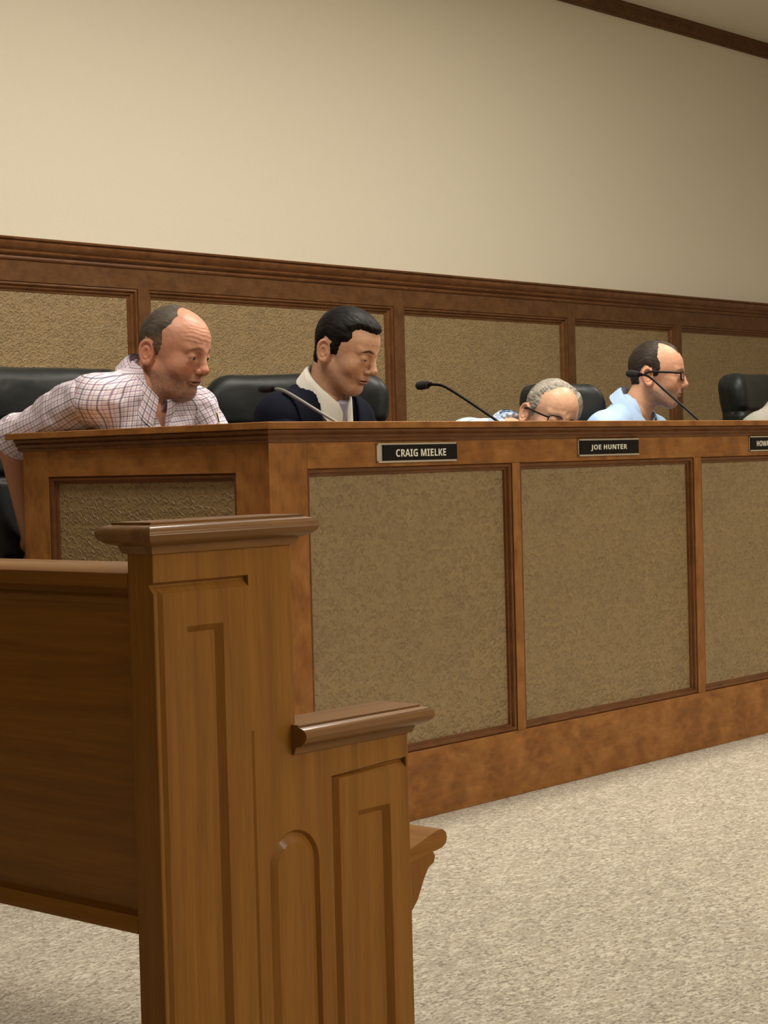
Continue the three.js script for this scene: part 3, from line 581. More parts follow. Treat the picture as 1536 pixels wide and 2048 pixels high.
function headColour(o) {
  const S = o.skin, L = o.lip || [0.36, 0.135, 0.10];
  return (x, y, z) => {
    const ax = Math.abs(x), n1 = noise(x * 60, y * 60, z * 60), n2 = noise(x * 220, y * 220, z * 220);
    let c = S.map(v => v * (1 + 0.07 * n1 + 0.05 * n2));
    const red = [S[0] * 0.95, S[1] * 0.70, S[2] * 0.62];
    c = mixc(c, red, (o.ruddy ?? 0.5) * Math.exp(-(((ax - 0.042) / 0.020) ** 2) - (((y + 0.033) / 0.020) ** 2)) * sstep(0.02, 0.05, z));
    c = mixc(c, red, (o.ruddy ?? 0.5) * Math.exp(-((x / 0.014) ** 2) - (((y + 0.034) / 0.014) ** 2)) * sstep(0.085, 0.095, z));
    c = mixc(c, red, 0.45 * sstep(0.072, 0.08, ax) * sstep(-0.05, -0.03, y) * sstep(0.04, 0.02, y) * sstep(0.0, -0.01, z));
    // lips
    const lipD = ((x / 0.0235) ** 2) + (((y + 0.0672) / (0.0088)) ** 2);
    c = mixc(c, L, sstep(1.15, 0.75, lipD) * sstep(0.078, 0.083, z) * 0.8);
    c = mixc(c, L.map(v => v * 0.22), Math.exp(-(((y + 0.0669) / 0.0012) ** 2)) * sstep(0.027, 0.02, ax) * sstep(0.075, 0.08, z) * 0.8);
    // brows
    const bx = (ax - 0.030) / 0.020, by = (y - 0.0185 - 0.004 * (1 - bx * bx) + 0.004 * Math.max(0, bx)) / (o.browH || 0.0036);
    c = mixc(c, o.brow || [0.05, 0.035, 0.025], clamp(sstep(1.2, 0.3, bx * bx * 0.9 + by * by) * (o.browA ?? 0.85) * (0.9 + 0.4 * n2)) * sstep(0.045, 0.055, z));
    // lashes along the lid opening
    const ex = (ax - 0.0315 * (o.width || 1)), ly = y - (0.0035 * (o.eye ?? 1) - 0.0035 - (1 - (o.eye ?? 1)) * 0.003 - ex * ex * 14);
    c = mixc(c, [0.05, 0.035, 0.03], Math.exp(-((ly / 0.0011) ** 2)) * sstep(0.0155, 0.012, Math.abs(ex)) * sstep(0.07, 0.076, z) * 0.85);
    // stubble or beard: short hairs with their own colour
    if (o.beard) {
      const jaw = Math.max(sstep(-0.040, -0.058, y + 0.30 * Math.max(0, 0.02 - z) * 0.5) * sstep(-0.03, 0.0, z + 0.02), 0) * sstep(-0.15, -0.118, y);
      const lipKeep = sstep(0.8, 1.5, lipD), cheekKeep = sstep(-0.02, 0.01, (-(y + 0.05)) + (ax - 0.03) * 0.35 + 0.01);
      const moust = sstep(0.028, 0.02, ax) * sstep(-0.064, -0.060, y) * sstep(-0.046, -0.051, y) * sstep(0.075, 0.08, z);
      const a = Math.max(jaw * cheekKeep, moust * 0.8) * lipKeep * (o.beardA ?? 0.5) * (0.7 + 0.9 * n2 + 0.5 * n1);
      c = mixc(c, o.beard, clamp(a));
    }
    return c;
  };
}
function eyeball(c, gaze, r = 0.0128) {
  const g = new THREE.SphereGeometry(r, 28, 20); const p = g.attributes.position, K = new Float32Array(p.count * 3), G = nrm(gaze);
  for (let i = 0; i < p.count; i++) {
    const d = (p.getX(i) * G[0] + p.getY(i) * G[1] + p.getZ(i) * G[2]) / r;
    const k = d > 0.955 ? [0.01, 0.008, 0.007] : d > 0.87 ? [0.07, 0.045, 0.025] : [0.52, 0.46, 0.42]; K.set(k, i * 3);
  }
  g.setAttribute('color', new THREE.BufferAttribute(K, 3)); g.deleteAttribute('uv'); return g.translate(...c);
}
function hairField(hf, o) {
  const P = o.poly, cut = o.fade || 0.004;
  return (x, y, z) => {
    let th = o.thick * (0.55 + 0.45 * sstep(0.0, 0.07, y)); if (o.lift) th += o.lift(x, y, z);
    const en = o.edge || 0.0025, edge = poly2(z + en * noise(x * 120, y * 120, 3) + en * 0.7 * noise(x * 300, y * 90, 13), y + en * noise(z * 120, x * 120, 9), P);
    let reg = edge; if (o.extra) reg = Math.min(reg, o.extra(x, y, z));
    th *= sstep(cut, -0.018, reg);
    const strand = o.strand || 0.0009;
    const a = Math.atan2(x, y + 0.02) * 0.09;
    const dd = hf(x, y, z) - th + strand * noise(a * 420, z * 60 + y * 40, 5) + strand * 1.3 * noise(a * 160, z * 45, 15 + y * 30);
    // keep hair off the ears and face
    const e = Math.hypot((y + 0.012) / 0.033, (z + 0.030) / 0.022) - 1;
    let d = Math.max(dd, reg - 0.0005);
    if (Math.abs(x) > 0.068) d = Math.max(d, -e * 0.02);
    return d;
  };
}

// person: world-space joints; the group stands on the floor below the hips
function person(o) {
  const t = thing('person', o.label, 'person', [o.hip[0], 0, o.hip[2]]);
  const rel = p => [p[0] - o.hip[0], p[1], p[2] - o.hip[2]];
  const hip = rel(o.hip), neckB = rel(o.neck), head = rel(o.head), shR = rel(o.shR), shL = rel(o.shL);
  const F0 = [Math.sin(rad(o.yaw)), 0, Math.cos(rad(o.yaw))];
  const up = nrm(sub(neckB, hip)); let right = nrm(sub(shL, shR)); right = nrm(sub(right, up.map(v => v * dot(right, up)))); // subject's left is +side
  const fwd = cross(right, up); const tl = Math.hypot(...sub(neckB, hip));
  const toT = (x, y, z) => { const p = [x - hip[0], y - hip[1], z - hip[2]]; return [dot(p, right), dot(p, up), dot(p, fwd)]; };
  const fromT = q => add(add(add(hip, right, q[0]), up, q[1]), fwd, q[2]);
  const R = o.bulk || 1, ts = tl / 0.6;
  const arms = [[shR, rel(o.elR), rel(o.haR)], [shL, rel(o.elL), rel(o.haL)]];
  const torso = (x, y, z) => {
    const [a, b, c] = toT(x, y, z);
    let d = ell(a, b, c, [0, 0.40 * ts, 0.0], [0.175 * R, 0.19 * ts, 0.115 * R]);
    d = smin(d, ell(a, b, c, [0, 0.16 * ts, 0.015], [0.165 * R, 0.20 * ts, 0.13 * R * (o.belly || 1)]), 0.06);
    d = smin(d, ell(a, b, c, [0, 0.0, -0.01], [0.175 * R, 0.11, 0.12 * R]), 0.06);
    for (const s of [shR, shL]) {
      d = smin(d, cone(x, y, z, s, fromT([0, 0.50 * ts, -0.01]), 0.058 * R, 0.075 * R), 0.06);
      d = smin(d, cone(x, y, z, lerp(s, neckB, 0.25), add(neckB, up, 0.015), 0.040 * R, 0.052), 0.05);
    }
    return d;
  };
  const arm = (i, x, y, z, ex = 0) => { const [s, e, h] = arms[i]; return smin(cone(x, y, z, s, e, 0.054 * R, 0.043 * R), cone(x, y, z, e, h, 0.042 * R, 0.029), 0.03) - ex; };
  // ── skin: head on its own fine grid, joined with the rest of the body
  const hm = new THREE.Matrix4().makeRotationFromEuler(new THREE.Euler(rad(o.pitch), rad(o.yawHead ?? o.yaw), rad(o.roll || 0), 'YXZ')); hm.setPosition(...head);
  const sc = o.scale || 1; hm.scale(new THREE.Vector3(sc, sc, sc));
  const inv = hm.clone().invert(); const ne = new THREE.Vector3(...add(neckB, up, -0.02)).applyMatrix4(inv);
  const H = { ...o.face, neckEnd: ne.toArray() };
  const hf = headField(H), lo = [-0.1, Math.min(-0.135, ne.y - 0.02), Math.min(-0.115, ne.z - 0.075)], hi = [0.1, 0.13, 0.122];
  lo[0] = Math.min(lo[0], ne.x - 0.075); hi[0] = Math.max(hi[0], ne.x + 0.075);
  const hg = netMesh(hf, lo, hi, o.res || 0.002, headColour(o.face));
  const gz = o.gaze || [0, -0.2, 1];
  const eyes = [1, -1].map(s => eyeball([hf.eyeC[0] * s, hf.eyeC[1], hf.eyeC[2]], gz));
  const pieces = [hg, ...eyes].map(g => g.applyMatrix4(hm));
  const skinC = () => o.face.skin;
  const legs = [];
  for (const s of [-1, 1]) { const h0 = fromT([0.085 * s, 0.0, 0.02]), k = add([h0[0], 0.52, h0[2]], F0, 0.40); k[0] += right[0] * 0.05 * s; k[2] += right[2] * 0.05 * s; const a = [k[0] + F0[0] * -0.03, 0.10, k[2] + F0[2] * -0.03]; legs.push([h0, k, a]); }
  const bodyF = (x, y, z) => {
    let d = torso(x, y, z) + 0.004; for (let i = 0; i < 2; i++) d = smin(d, arm(i, x, y, z), 0.03);
    for (const [a, b, c] of legs) d = smin(d, smin(cone(x, y, z, a, b, 0.075, 0.055), cone(x, y, z, b, c, 0.05, 0.036), 0.03), 0.03); return d;
  };
  const bb = [[...hip], [...hip]]; for (const p of [neckB, shR, shL, ...arms.flat(), ...legs.flat()]) for (let i = 0; i < 3; i++) { bb[0][i] = Math.min(bb[0][i], p[i]); bb[1][i] = Math.max(bb[1][i], p[i]); }
  const LO = bb[0].map(v => v - 0.16), HI = bb[1].map(v => v + 0.16); LO[1] = Math.max(LO[1], 0.02);
  pieces.push(netMesh(bodyF, LO, HI, 0.013, skinC));
  // hands: palm, four unequal bent fingers and a thumb
  for (let i = 0; i < 2; i++) {
    const [, e, h] = arms[i], d = nrm(sub(h, e)); let side = nrm(cross(d, [0, 1, 0])); if (!isFinite(side[0])) side = [1, 0, 0]; const nn = cross(side, d), s = i ? 1 : -1;
    const pt = (a, b, c) => add(add(add(h, d, a), side, b * s), nn, c);
    const fing = [[-0.028, 0.070], [-0.009, 0.080], [0.010, 0.075], [0.027, 0.058]].map(([b, l]) => [pt(0.085, b, 0), pt(0.085 + l * 0.55, b * 1.1, -0.012), pt(0.085 + l * 0.8, b * 1.1, -0.034)]);
    const th = [pt(0.03, -0.032, -0.006), pt(0.062, -0.056, -0.014), pt(0.088, -0.060, -0.024)];
    const hf2 = (x, y, z) => {
      let q = smin(cone(x, y, z, pt(0, 0, 0), pt(0.04, 0, 0), 0.028, 0.026), cone(x, y, z, pt(0.075, -0.022, 0), pt(0.072, 0.022, 0), 0.0155, 0.0145), 0.03);
      for (const [a, b, c] of fing) q = smin(q, Math.min(cone(x, y, z, a, b, 0.0095, 0.0085), cone(x, y, z, b, c, 0.0085, 0.0072)), 0.006);
      return smin(q, smin(cone(x, y, z, th[0], th[1], 0.0125, 0.010), cone(x, y, z, th[1], th[2], 0.010, 0.008), 0.004), 0.010);
    };
    const c = pt(0.06, 0, 0); pieces.push(netMesh(hf2, c.map(v => v - 0.13), c.map(v => v + 0.13), 0.004, skinC));
  }
  const body = mergeGeometries(pieces.map(g => { const q = g.index ? g.toNonIndexed() : g; if (q.attributes.uv) q.deleteAttribute('uv'); return q; }));
  part('body', body, skinMat, t);
  // ── hair
  if (o.hair) {
    const q = netMesh(hairField(hf, o.hair), [-0.105, -0.11, -0.125], [0.105, 0.150, 0.125], 0.0022, (x, y, z) => {
      const n = noise(Math.atan2(x, y + 0.02) * 40, z * 70, y * 60), m = noise(x * 30, y * 30, z * 30);
      let c = mixc(o.hair.colour, o.hair.colour2 || o.hair.colour, clamp(0.5 + 0.9 * m)); if (o.hair.side) c = mixc(c, o.hair.side, sstep(0.05, 0.02, y) * sstep(-0.05, -0.02, z)); return c.map(v => v * (1 + 0.4 * n));
    }).applyMatrix4(hm);
    part('hair', q, new THREE.MeshPhysicalMaterial({ vertexColors: true, roughness: o.hair.rough || 0.6, specularIntensity: o.hair.spec ?? 0.3 }), t);
  }
  // ── clothes
  const wr = o.wrinkle ?? 0.006;
  const folds = (x, y, z, s = 0) => wr * (noise(x * 9 + s, y * 15, z * 9) * 0.8 + 0.9 * Math.abs(noise(x * 7 + y * 9 + s, y * 4, z * 16)) + 0.35 * noise(x * 28, y * 30, z * 28 + s));
  const tw = 2 * Math.PI * 0.155;
  const torsoUV = (x, y, z) => { const [a, b, c] = toT(x, y, z); return [Math.atan2(a, c) * 0.155, b]; };
  const sleeveUV = i => { const [s, e, h] = arms[i]; return (x, y, z) => { const p = [x, y, z]; const l1 = Math.hypot(...sub(e, s)); const d1 = nrm(sub(e, s)), d2 = nrm(sub(h, e)); const onFore = cone(x, y, z, e, h, 0.04, 0.03) < cone(x, y, z, s, e, 0.05, 0.04); const d = onFore ? d2 : d1, b0 = onFore ? e : s; const q = sub(p, b0), l = dot(q, d); let n1 = nrm(cross(d, F0)); const n2 = cross(d, n1); return [Math.atan2(dot(q, n1), dot(q, n2)) * 0.052, l + (onFore ? l1 : 0)]; }; };
  const opening = o.open || { y: 0.50, w: 0.02, d: 0.09 };
  const nTop = lerp(neckB, head, 0.9), nBot = add(neckB, up, -0.03); const neckCut = (x, y, z, r) => -cone(x, y, z, nBot, nTop, r, r * 1.25);  // neck hole
  const shirtOff = o.jacket ? 0.006 : 0.012;
  const vee = (a, b, c, y0, y1, w1) => { const k = clamp((b - y0) / (y1 - y0)); return (b < y0 || c < 0) ? 0.02 + Math.max(0, y0 - b) : Math.abs(a) - w1 * k; };
  const shirtF = (x, y, z) => {
    const [a, b, c] = toT(x, y, z); let d = torso(x, y, z) - shirtOff + (o.jacket ? 0 : folds(x, y, z));
    d = Math.max(d, neckCut(x, y, z, 0.062));
    if (o.openNeck) d = smax(d, -vee(a, b, c, o.openNeck * ts, 0.6 * ts, 0.036), 0.004);
    // button band
    if (!o.jacket && c > 0 && Math.abs(a) < 0.016) d -= 0.002 * sstep(0.016, 0.014, Math.abs(a));
    return Math.max(d, 0.0 - b + 0.02);
  };
  const sm = o.shirtMat;
  part('shirt', mapUV(netMesh(shirtF, LO, HI, 0.006), torsoUV, tw), sm, t, o.shirtLabel);
  const sleeveEnd = o.rolled ? [0.30, 0] : [1, 0];
  for (let i = 0; i < 2; i++) {
    const [s, e, h] = arms[i], d1 = nrm(sub(e, s)), end = o.rolled ? lerp(s, e, o.rolled) : lerp(e, h, 0.96), dd = o.rolled ? nrm(add(d1, nrm(sub(h, e)), 0.35)) : nrm(sub(h, e));
    const slF = (x, y, z) => {
      const off = (o.jacket ? 0.022 : 0.016) + 0.010 * (o.loose || 1);
      let d = cone(x, y, z, s, o.rolled ? add(e, d1, 0.05) : e, 0.056 * R + off * 0.55, 0.044 * R + off * 0.7); if (!o.rolled) d = smin(d, cone(x, y, z, e, end, 0.043 * R + off * 0.75, 0.030 + off * 0.65), 0.03);
      d += folds(x, y, z, i * 7 + 3) * (o.jacket ? 0.7 : 1.3);
      const q = dot(sub([x, y, z], end), dd), q2 = dot(sub([x, y, z], s), nrm(sub(e, s))); return smax(Math.max(d, q), -q2 - 0.012, 0.006);
    };
    const sl = part(o.jacket ? 'jacket_sleeve' : 'sleeve', mapUV(netMesh(slF, LO, HI, 0.008), sleeveUV(i), 2 * Math.PI * 0.052), o.jacket ? o.jacketMat : sm, t);
    if (o.rolled) {                                             // turned-back cuff
      const ca = add(s, d1, 0.1), cbb = add(e, d1, 0.06);
      const cf = (x, y, z) => { const q = dot(sub([x, y, z], end), dd); let d = cone(x, y, z, ca, cbb, 0.047 * R + 0.024, 0.044 * R + 0.022) + folds(x, y, z, 21) * 0.8; d = Math.max(d, -cone(x, y, z, ca, cbb, 0.047 * R + 0.010, 0.044 * R + 0.008)); return smax(Math.max(d, q - 0.004), -q - 0.055, 0.008); };
      part('cuff', mapUV(netMesh(cf, LO, HI, 0.006), sleeveUV(i), 2 * Math.PI * 0.052), sm, sl);
    }
  }
  // collar: stand and fold-over leaf round the neck
  const ax = nrm(sub(add(head, up, -0.06), neckB)), nUp = nrm(add(up, ax, 0.6)); let nF = nrm(sub(fwd, nUp.map(v => v * dot(fwd, nUp)))); const nS = cross(nUp, nF);
  const cc = o.collar || {}; const r0 = cc.r || 0.068, gap = cc.gap ?? 0.16;
  const cb = add(add(neckB, nUp, (cc.up ?? 0.03) + 0.024), nF, cc.f ?? 0.004);
  const NT = 64, NS = 10, top = [], bot = [];
  const collarP = (th, s, off) => {
    const fr = Math.abs(th) / Math.PI, fz = Math.pow(fr, 1.6);   // 0 at the nape, 1 at the throat
    const L = (cc.back || 0.042) + ((cc.point || 0.075) - (cc.back || 0.042)) * sstep(0.55, 0.93, fr) - 0.022 * sstep(0.93, 1, fr) * (cc.cutaway || 0);
    const hTop = 0.030 - (cc.drop || 0.060) * fz, fl = s * (0.016 + 0.012 * sstep(0.5, 0.9, fr)) * (cc.flare || 1);
    const rr = r0 + (cc.spread || 0) * fz + fl + off + 0.004 * Math.sin(Math.min(1, s * 4) * Math.PI * 0.5), a = th * (1 - gap * 0.5);
    const lift = hTop - s * L; return add(add(add(cb, nF, -Math.cos(a) * rr * (1 + 0.1 * fr)), nS, Math.sin(a) * rr), nUp, lift);
  };
  const gridGeo = (fn, nu, nv, uvf) => { const P = [], U = [], I = []; for (let i = 0; i <= nu; i++) for (let j = 0; j <= nv; j++) { P.push(...fn(i / nu, j / nv)); U.push(...uvf(i / nu, j / nv)); } for (let i = 0; i < nu; i++) for (let j = 0; j < nv; j++) { const a = i * (nv + 1) + j; I.push(a, a + 1, a + nv + 2, a, a + nv + 2, a + nv + 1); } const g = new THREE.BufferGeometry(); g.setAttribute('position', new THREE.Float32BufferAttribute(P, 3)); g.setAttribute('uv', new THREE.Float32BufferAttribute(U, 2)); g.setIndex(I); g.computeVertexNormals(); return g; };
  const TH = u => (u * 2 - 1) * Math.PI * 0.985;
  const leaf = gridGeo((u, v) => collarP(TH(u), v, 0.0030), NT, NS, (u, v) => [(u - .5) * 0.46, v * 0.06]);
  const leafIn = gridGeo((u, v) => collarP(TH(u), v, 0.0), NT, NS, (u, v) => [(u - .5) * 0.46, v * 0.06]);
  const rim = gridGeo((u, v) => collarP(TH(u), 1, 0.003 * v), NT, 1, (u, v) => [(u - .5) * 0.46, v * 0.06]);
  const stand = gridGeo((u, v) => { const th = TH(u), q = collarP(th, 0, -0.003), b = add(q, nUp, -0.045 * v); return b; }, NT, 4, (u, v) => [(u - .5) * 0.46, v * 0.05]);
  const ends = [0, 1].map(u => gridGeo((a, v) => collarP(TH(u), v, 0.003 * a), 1, NS, (a, v) => [a * 0.003, v * 0.06]));
  part('collar', mergeGeometries([leaf, leafIn, rim, stand, ...ends]), o.collarMat || sm, t);
  // trousers and shoes
  const trF = (x, y, z) => { const [a, b, c] = toT(x, y, z); let d = ell(a, b, c, [0, -0.005, -0.01], [0.19 * R, 0.12, 0.135 * R]); for (const [p, q, r] of legs) d = smin(d, smin(cone(x, y, z, p, q, 0.092, 0.070), cone(x, y, z, q, r, 0.066, 0.055), 0.04), 0.03); return Math.max(d + folds(x, y, z, 40) * 0.6, 0.08 - y); };
  part('trousers', netMesh(trF, LO, HI, 0.013), o.trouserMat, t);
  for (const [, , a] of legs) { const toe = add(a, F0, 0.15); part('shoe', netMesh((x, y, z) => Math.max(smin(cone(x, y, z, [a[0], 0.05, a[2]], [toe[0], 0.035, toe[2]], 0.045, 0.038), cone(x, y, z, [a[0], 0.06, a[2]], [a[0], 0.1, a[2]], 0.045, 0.045), 0.02), -y), [Math.min(a[0], toe[0]) - 0.07, -0.01, Math.min(a[2], toe[2]) - 0.07], [Math.max(a[0], toe[0]) + 0.07, 0.13, Math.max(a[2], toe[2]) + 0.07], 0.01), M.blackPlastic, t); }
  // ── jacket, lapels and tie
  if (o.jacket) {
    const y0 = 0.20 * ts, y1 = 0.60 * ts, w1 = 0.088;
    const jF = (x, y, z) => {
      const [a, b, c] = toT(x, y, z); let d = torso(x, y, z) - 0.022 + folds(x, y, z) * 0.7;
      d = smax(d, neckCut(x, y, z, 0.090), 0.014);
      const vee_ = b > y0 && c > -0.03 ? Math.abs(a) - w1 * clamp((b - y0) / (y1 - y0)) : 1; if (vee_ < 0.05) d = smax(d, -vee_, 0.004);
      return Math.max(d, -b - 0.04);
    };
    part('jacket', mapUV(netMesh(jF, LO, HI, 0.006), torsoUV, tw), o.jacketMat, t, 'dark navy suit jacket');
    for (const s of [-1, 1]) {
      const lF = (x, y, z) => {
        const [a, b, c] = toT(x, y, z); const d = Math.abs(torso(x, y, z) - 0.026 + folds(x, y, z) * 0.7) - 0.0035; const q = a * s, k = clamp((b - y0) / (y1 - y0));
        const outer = q - (w1 * k + 0.012 + 0.070 * sstep(0.0, 0.72, k) - 0.055 * sstep(0.74, 0.78, k) * sstep(0.98, 0.74, k)); return Math.max(d, -(q - w1 * k + 0.001), outer, y0 - b, b - 0.66 * ts, -c - 0.02, neckCut(x, y, z, 0.090));
      };
      part('lapel', mapUV(netMesh(lF, LO, HI, 0.005), torsoUV, tw), o.jacketMat, t);
    }
    const front = (b, e) => { let c = 0.30; for (let i = 0; i < 60; i++) { const p = fromT([0, b, c]); const d = torso(...p) - shirtOff - e; c -= d * 0.8; if (Math.abs(d) < 2e-4) break; } return c; };
    const kTop = (o.tieTop || 0.63) * ts, rows = [];
    for (let i = 0; i <= 22; i++) { const b = kTop - i * 0.017, w = i < 3 ? 0.021 - i * 0.003 : 0.0125 + (i - 3) * 0.0011, th = i < 3 ? 0.013 - i * 0.002 : 0.006; const c = i < 4 ? 0.078 + 0.004 * i + (o.tieF || 0) : Math.max(front(b, 0.005), 0.088); const ring = []; for (let k = 0; k < 14; k++) { const q = k / 14 * Math.PI * 2; ring.push(fromT([Math.sign(Math.cos(q)) * Math.pow(Math.abs(Math.cos(q)), 0.6) * w, b, c + Math.sin(q) * th])); } rows.push(ring); }
    part('tie', loft(rows, { caps: true, crease: 0.9 }), o.tieMat, t, 'pale lavender tie');
    if (o.pin) { const [a, b] = o.pin; let c = 0.3; for (let i = 0; i < 80; i++) { const d = torso(...fromT([a, b, c])) - 0.032; c -= d * 0.7; } const q = fromT([a, b, c]); const g = new THREE.SphereGeometry(1, 16, 12).scale(0.0045, 0.014, 0.004); const m = part('lapel_pin', g, M.whitePaint, t, 'small white lapel pin'); m.position.set(...q); m.rotation.set(0, rad(o.yaw), 0.15); }
  } else {
    for (let k = 0; k < 4; k++) { const b = (0.50 - k * 0.10) * ts; let c = 0.3; for (let i = 0; i < 80; i++) { const d = shirtF(...fromT([0, b, c])); c -= d * 0.6; } const q = fromT([0, b, c]); const m = part('button', new THREE.CylinderGeometry(0.0055, 0.0055, 0.002, 14).rotateX(Math.PI / 2), o.buttonMat || M.whitePaint, t); m.position.set(...q); m.lookAt(new THREE.Vector3(...add(q, fwd)).add(t.position)); }
  }
  // ── glasses
  if (o.glasses) {
    const G = o.glasses, col = G.mat, gr = new THREE.Group(), zf = 0.0985, yc = -0.002, hw = G.hw || 0.026, hh = G.hh || 0.0155, cxL = 0.0335;
    const geos = [], lens = [];
    for (const s of [-1, 1]) {
      const pts = []; for (let k = 0; k < 40; k++) { const q = k / 40 * Math.PI * 2, p = G.square || 0.45; pts.push(new THREE.Vector3(cxL * s + Math.sign(Math.cos(q)) * Math.pow(Math.abs(Math.cos(q)), p) * hw, yc + Math.sign(Math.sin(q)) * Math.pow(Math.abs(Math.sin(q)), p) * hh, zf - Math.abs((Math.cos(q) * hw + cxL * s)) * 0.16)); }
      geos.push(new THREE.TubeGeometry(new THREE.CatmullRomCurve3(pts, true), 80, G.rim || 0.0018, 8, true));
      const c0 = new THREE.Vector3(cxL * s, yc, zf - 0.006), P = []; pts.forEach((p, k) => { const q = pts[(k + 1) % pts.length]; P.push(c0.x, c0.y, c0.z, p.x, p.y, p.z, q.x, q.y, q.z); }); const lg = new THREE.BufferGeometry(); lg.setAttribute('position', new THREE.Float32BufferAttribute(P, 3)); lg.computeVertexNormals(); lens.push(lg);
      const tp = new THREE.CatmullRomCurve3([[(cxL + hw) * s, yc + 0.008, zf - 0.010], [0.074 * s, yc + 0.009, 0.074], [0.0815 * s, yc + 0.010, 0.02], [0.0825 * s, yc + 0.010, -0.022], [0.081 * s, yc - 0.004, -0.046]].map(V3));
      geos.push(new THREE.TubeGeometry(tp, 40, G.temple || 0.0022, 8).scale(1, 1, 1));
    }
    geos.push(new THREE.TubeGeometry(new THREE.CatmullRomCurve3([[-0.0085, yc + 0.004, zf - 0.001], [0, yc + 0.0075, zf + 0.003], [0.0085, yc + 0.004, zf - 0.001]].map(V3)), 12, 0.0019, 8));
    const fr = part('glasses', mergeGeometries(geos.map(g => g.applyMatrix4(hm))), col, t, G.label);
    part('lens', mergeGeometries(lens.map(g => g.applyMatrix4(hm))), G.lens, fr);
  }
  return t;
}
const cloth = (map, color, sheen = 0.2) => new THREE.MeshPhysicalMaterial({ map: map || null, color: color || new THREE.Color(1, 1, 1), roughness: 0.9, specularIntensity: 0.2, sheen, sheenRoughness: 0.6, side: THREE.DoubleSide });
M.lens = new THREE.MeshPhysicalMaterial({ color: 0xffffff, transmission: 1, thickness: 0, roughness: 0.02, ior: 1.5, side: THREE.DoubleSide });
M.darkTrousers = cloth(null, new THREE.Color(0.012, 0.013, 0.018));
M.khaki = cloth(null, new THREE.Color(0.10, 0.085, 0.06));
const side = poly => poly;

// man with the checked shirt, leaning forward
person({
  label: 'balding man with grey stubble in a white and purple checked shirt, leaning forward',
  hip: [3.52, 0.56, -4.10], neck: [3.460, 1.160, -3.960], head: [3.514, 1.266, -3.890], shR: [3.264, 1.134, -3.950], shL: [3.612, 1.112, -3.930], yaw: 5, yawHead: 15, pitch: 13, roll: 0, scale: 1.06, bulk: 1.06, belly: 1.1,
  elR: [3.238, 1.030, -4.265], haR: [3.335, 0.79, -4.335], elL: [3.70, 0.86, -3.82], haL: [3.66, 0.80, -3.60],
  rolled: 0.97, loose: 1.1, wrinkle: 0.010, openNeck: 0.47, gaze: [0.15, -0.32, 1],
  shirtMat: cloth(T.plaid), shirtLabel: 'white shirt with fine purple and navy checks', trouserMat: M.darkTrousers,
  collar: { r: 0.074, up: 0.030, f: 0.006, point: 0.080, back: 0.044, drop: 0.075, gap: 0.10, spread: 0.006 },
  face: { skin: [0.50, 0.245, 0.165], width: 1.05, jaw: 1.06, cheek: 0.004, chinFat: true, neck: 1.1, noseTip: 1.15, nose: 0.8, eye: 0.62, ruddy: 0.75, folds: true, wrinkles: true, beard: [0.16, 0.125, 0.10], beardA: 0.62, brow: [0.09, 0.06, 0.045], browA: 0.75, browH: 0.0042 },
  hair: { thick: 0.0042, strand: 0.0004, colour: [0.055, 0.044, 0.037], colour2: [0.085, 0.068, 0.055], side: [0.13, 0.088, 0.058], poly: [[-0.002, 0.25], [0.004, 0.118], [0.026, 0.098], [0.022, 0.072], [0.006, 0.052], [0.014, 0.030], [0.010, 0.005], [-0.002, -0.018], [-0.012, -0.014], [-0.018, 0.022], [-0.045, 0.030], [-0.060, -0.01], [-0.058, -0.036], [-0.2, -0.044], [-0.2, 0.25]], fade: 0.002 },
});
// man in the dark suit
person({
  label: 'young man with neat black hair in a dark navy suit and lavender tie, looking down',
  hip: [4.03, 0.54, -3.98], neck: [3.957, 1.118, -3.752], head: [3.980, 1.267, -3.668], shR: [3.800, 1.070, -3.765], shL: [4.150, 1.068, -3.815], yaw: 4, yawHead: 14, pitch: 19, roll: 0, scale: 1.0, bulk: 0.96,
  elR: [3.74, 0.84, -3.66], haR: [3.86, 0.79, -3.46], elL: [4.24, 0.84, -3.70], haL: [4.12, 0.79, -3.47],
  jacket: true, wrinkle: 0.004, loose: 1, gaze: [0, -0.7, 1], pin: [0.085, 0.44],
  shirtMat: cloth(null, new THREE.Color(0.80, 0.78, 0.72)), jacketMat: cloth(null, new THREE.Color(0.006, 0.007, 0.015), 0), trouserMat: M.darkTrousers, tieMat: new THREE.MeshPhysicalMaterial({ color: new THREE.Color(0.40, 0.38, 0.50), roughness: 0.45, sheen: 0.4 }),
  collar: { r: 0.068, up: 0.042, f: 0.004, point: 0.070, back: 0.046, drop: 0.070, gap: 0.06, flare: 0.9 },
  face: { skin: [0.555, 0.325, 0.215], width: 0.96, jaw: 0.98, nose: 1.25, noseTip: 0.95, eye: 0.30, ruddy: 0.35, brow: [0.018, 0.013, 0.010], browA: 1.1, browH: 0.0046, beard: [0.20, 0.13, 0.09], beardA: 0.25, smile: 0.4 },
  hair: { thick: 0.011, colour: [0.0085, 0.008, 0.008], colour2: [0.014, 0.012, 0.012], rough: 0.5, spec: 0.14, strand: 0.0006, lift: (x, y, z) => 0.002 * sstep(0.05, 0.09, y), poly: [[0.2, 0.25], [0.2, 0.074], [0.088, 0.073], [0.056, 0.079], [0.038, 0.066], [0.044, 0.048], [0.038, 0.036], [0.018, 0.028], [0.010, -0.012], [-0.010, -0.014], [-0.014, 0.022], [-0.040, 0.032], [-0.058, 0.0], [-0.052, -0.052], [-0.2, -0.062], [-0.2, 0.25]] },
});
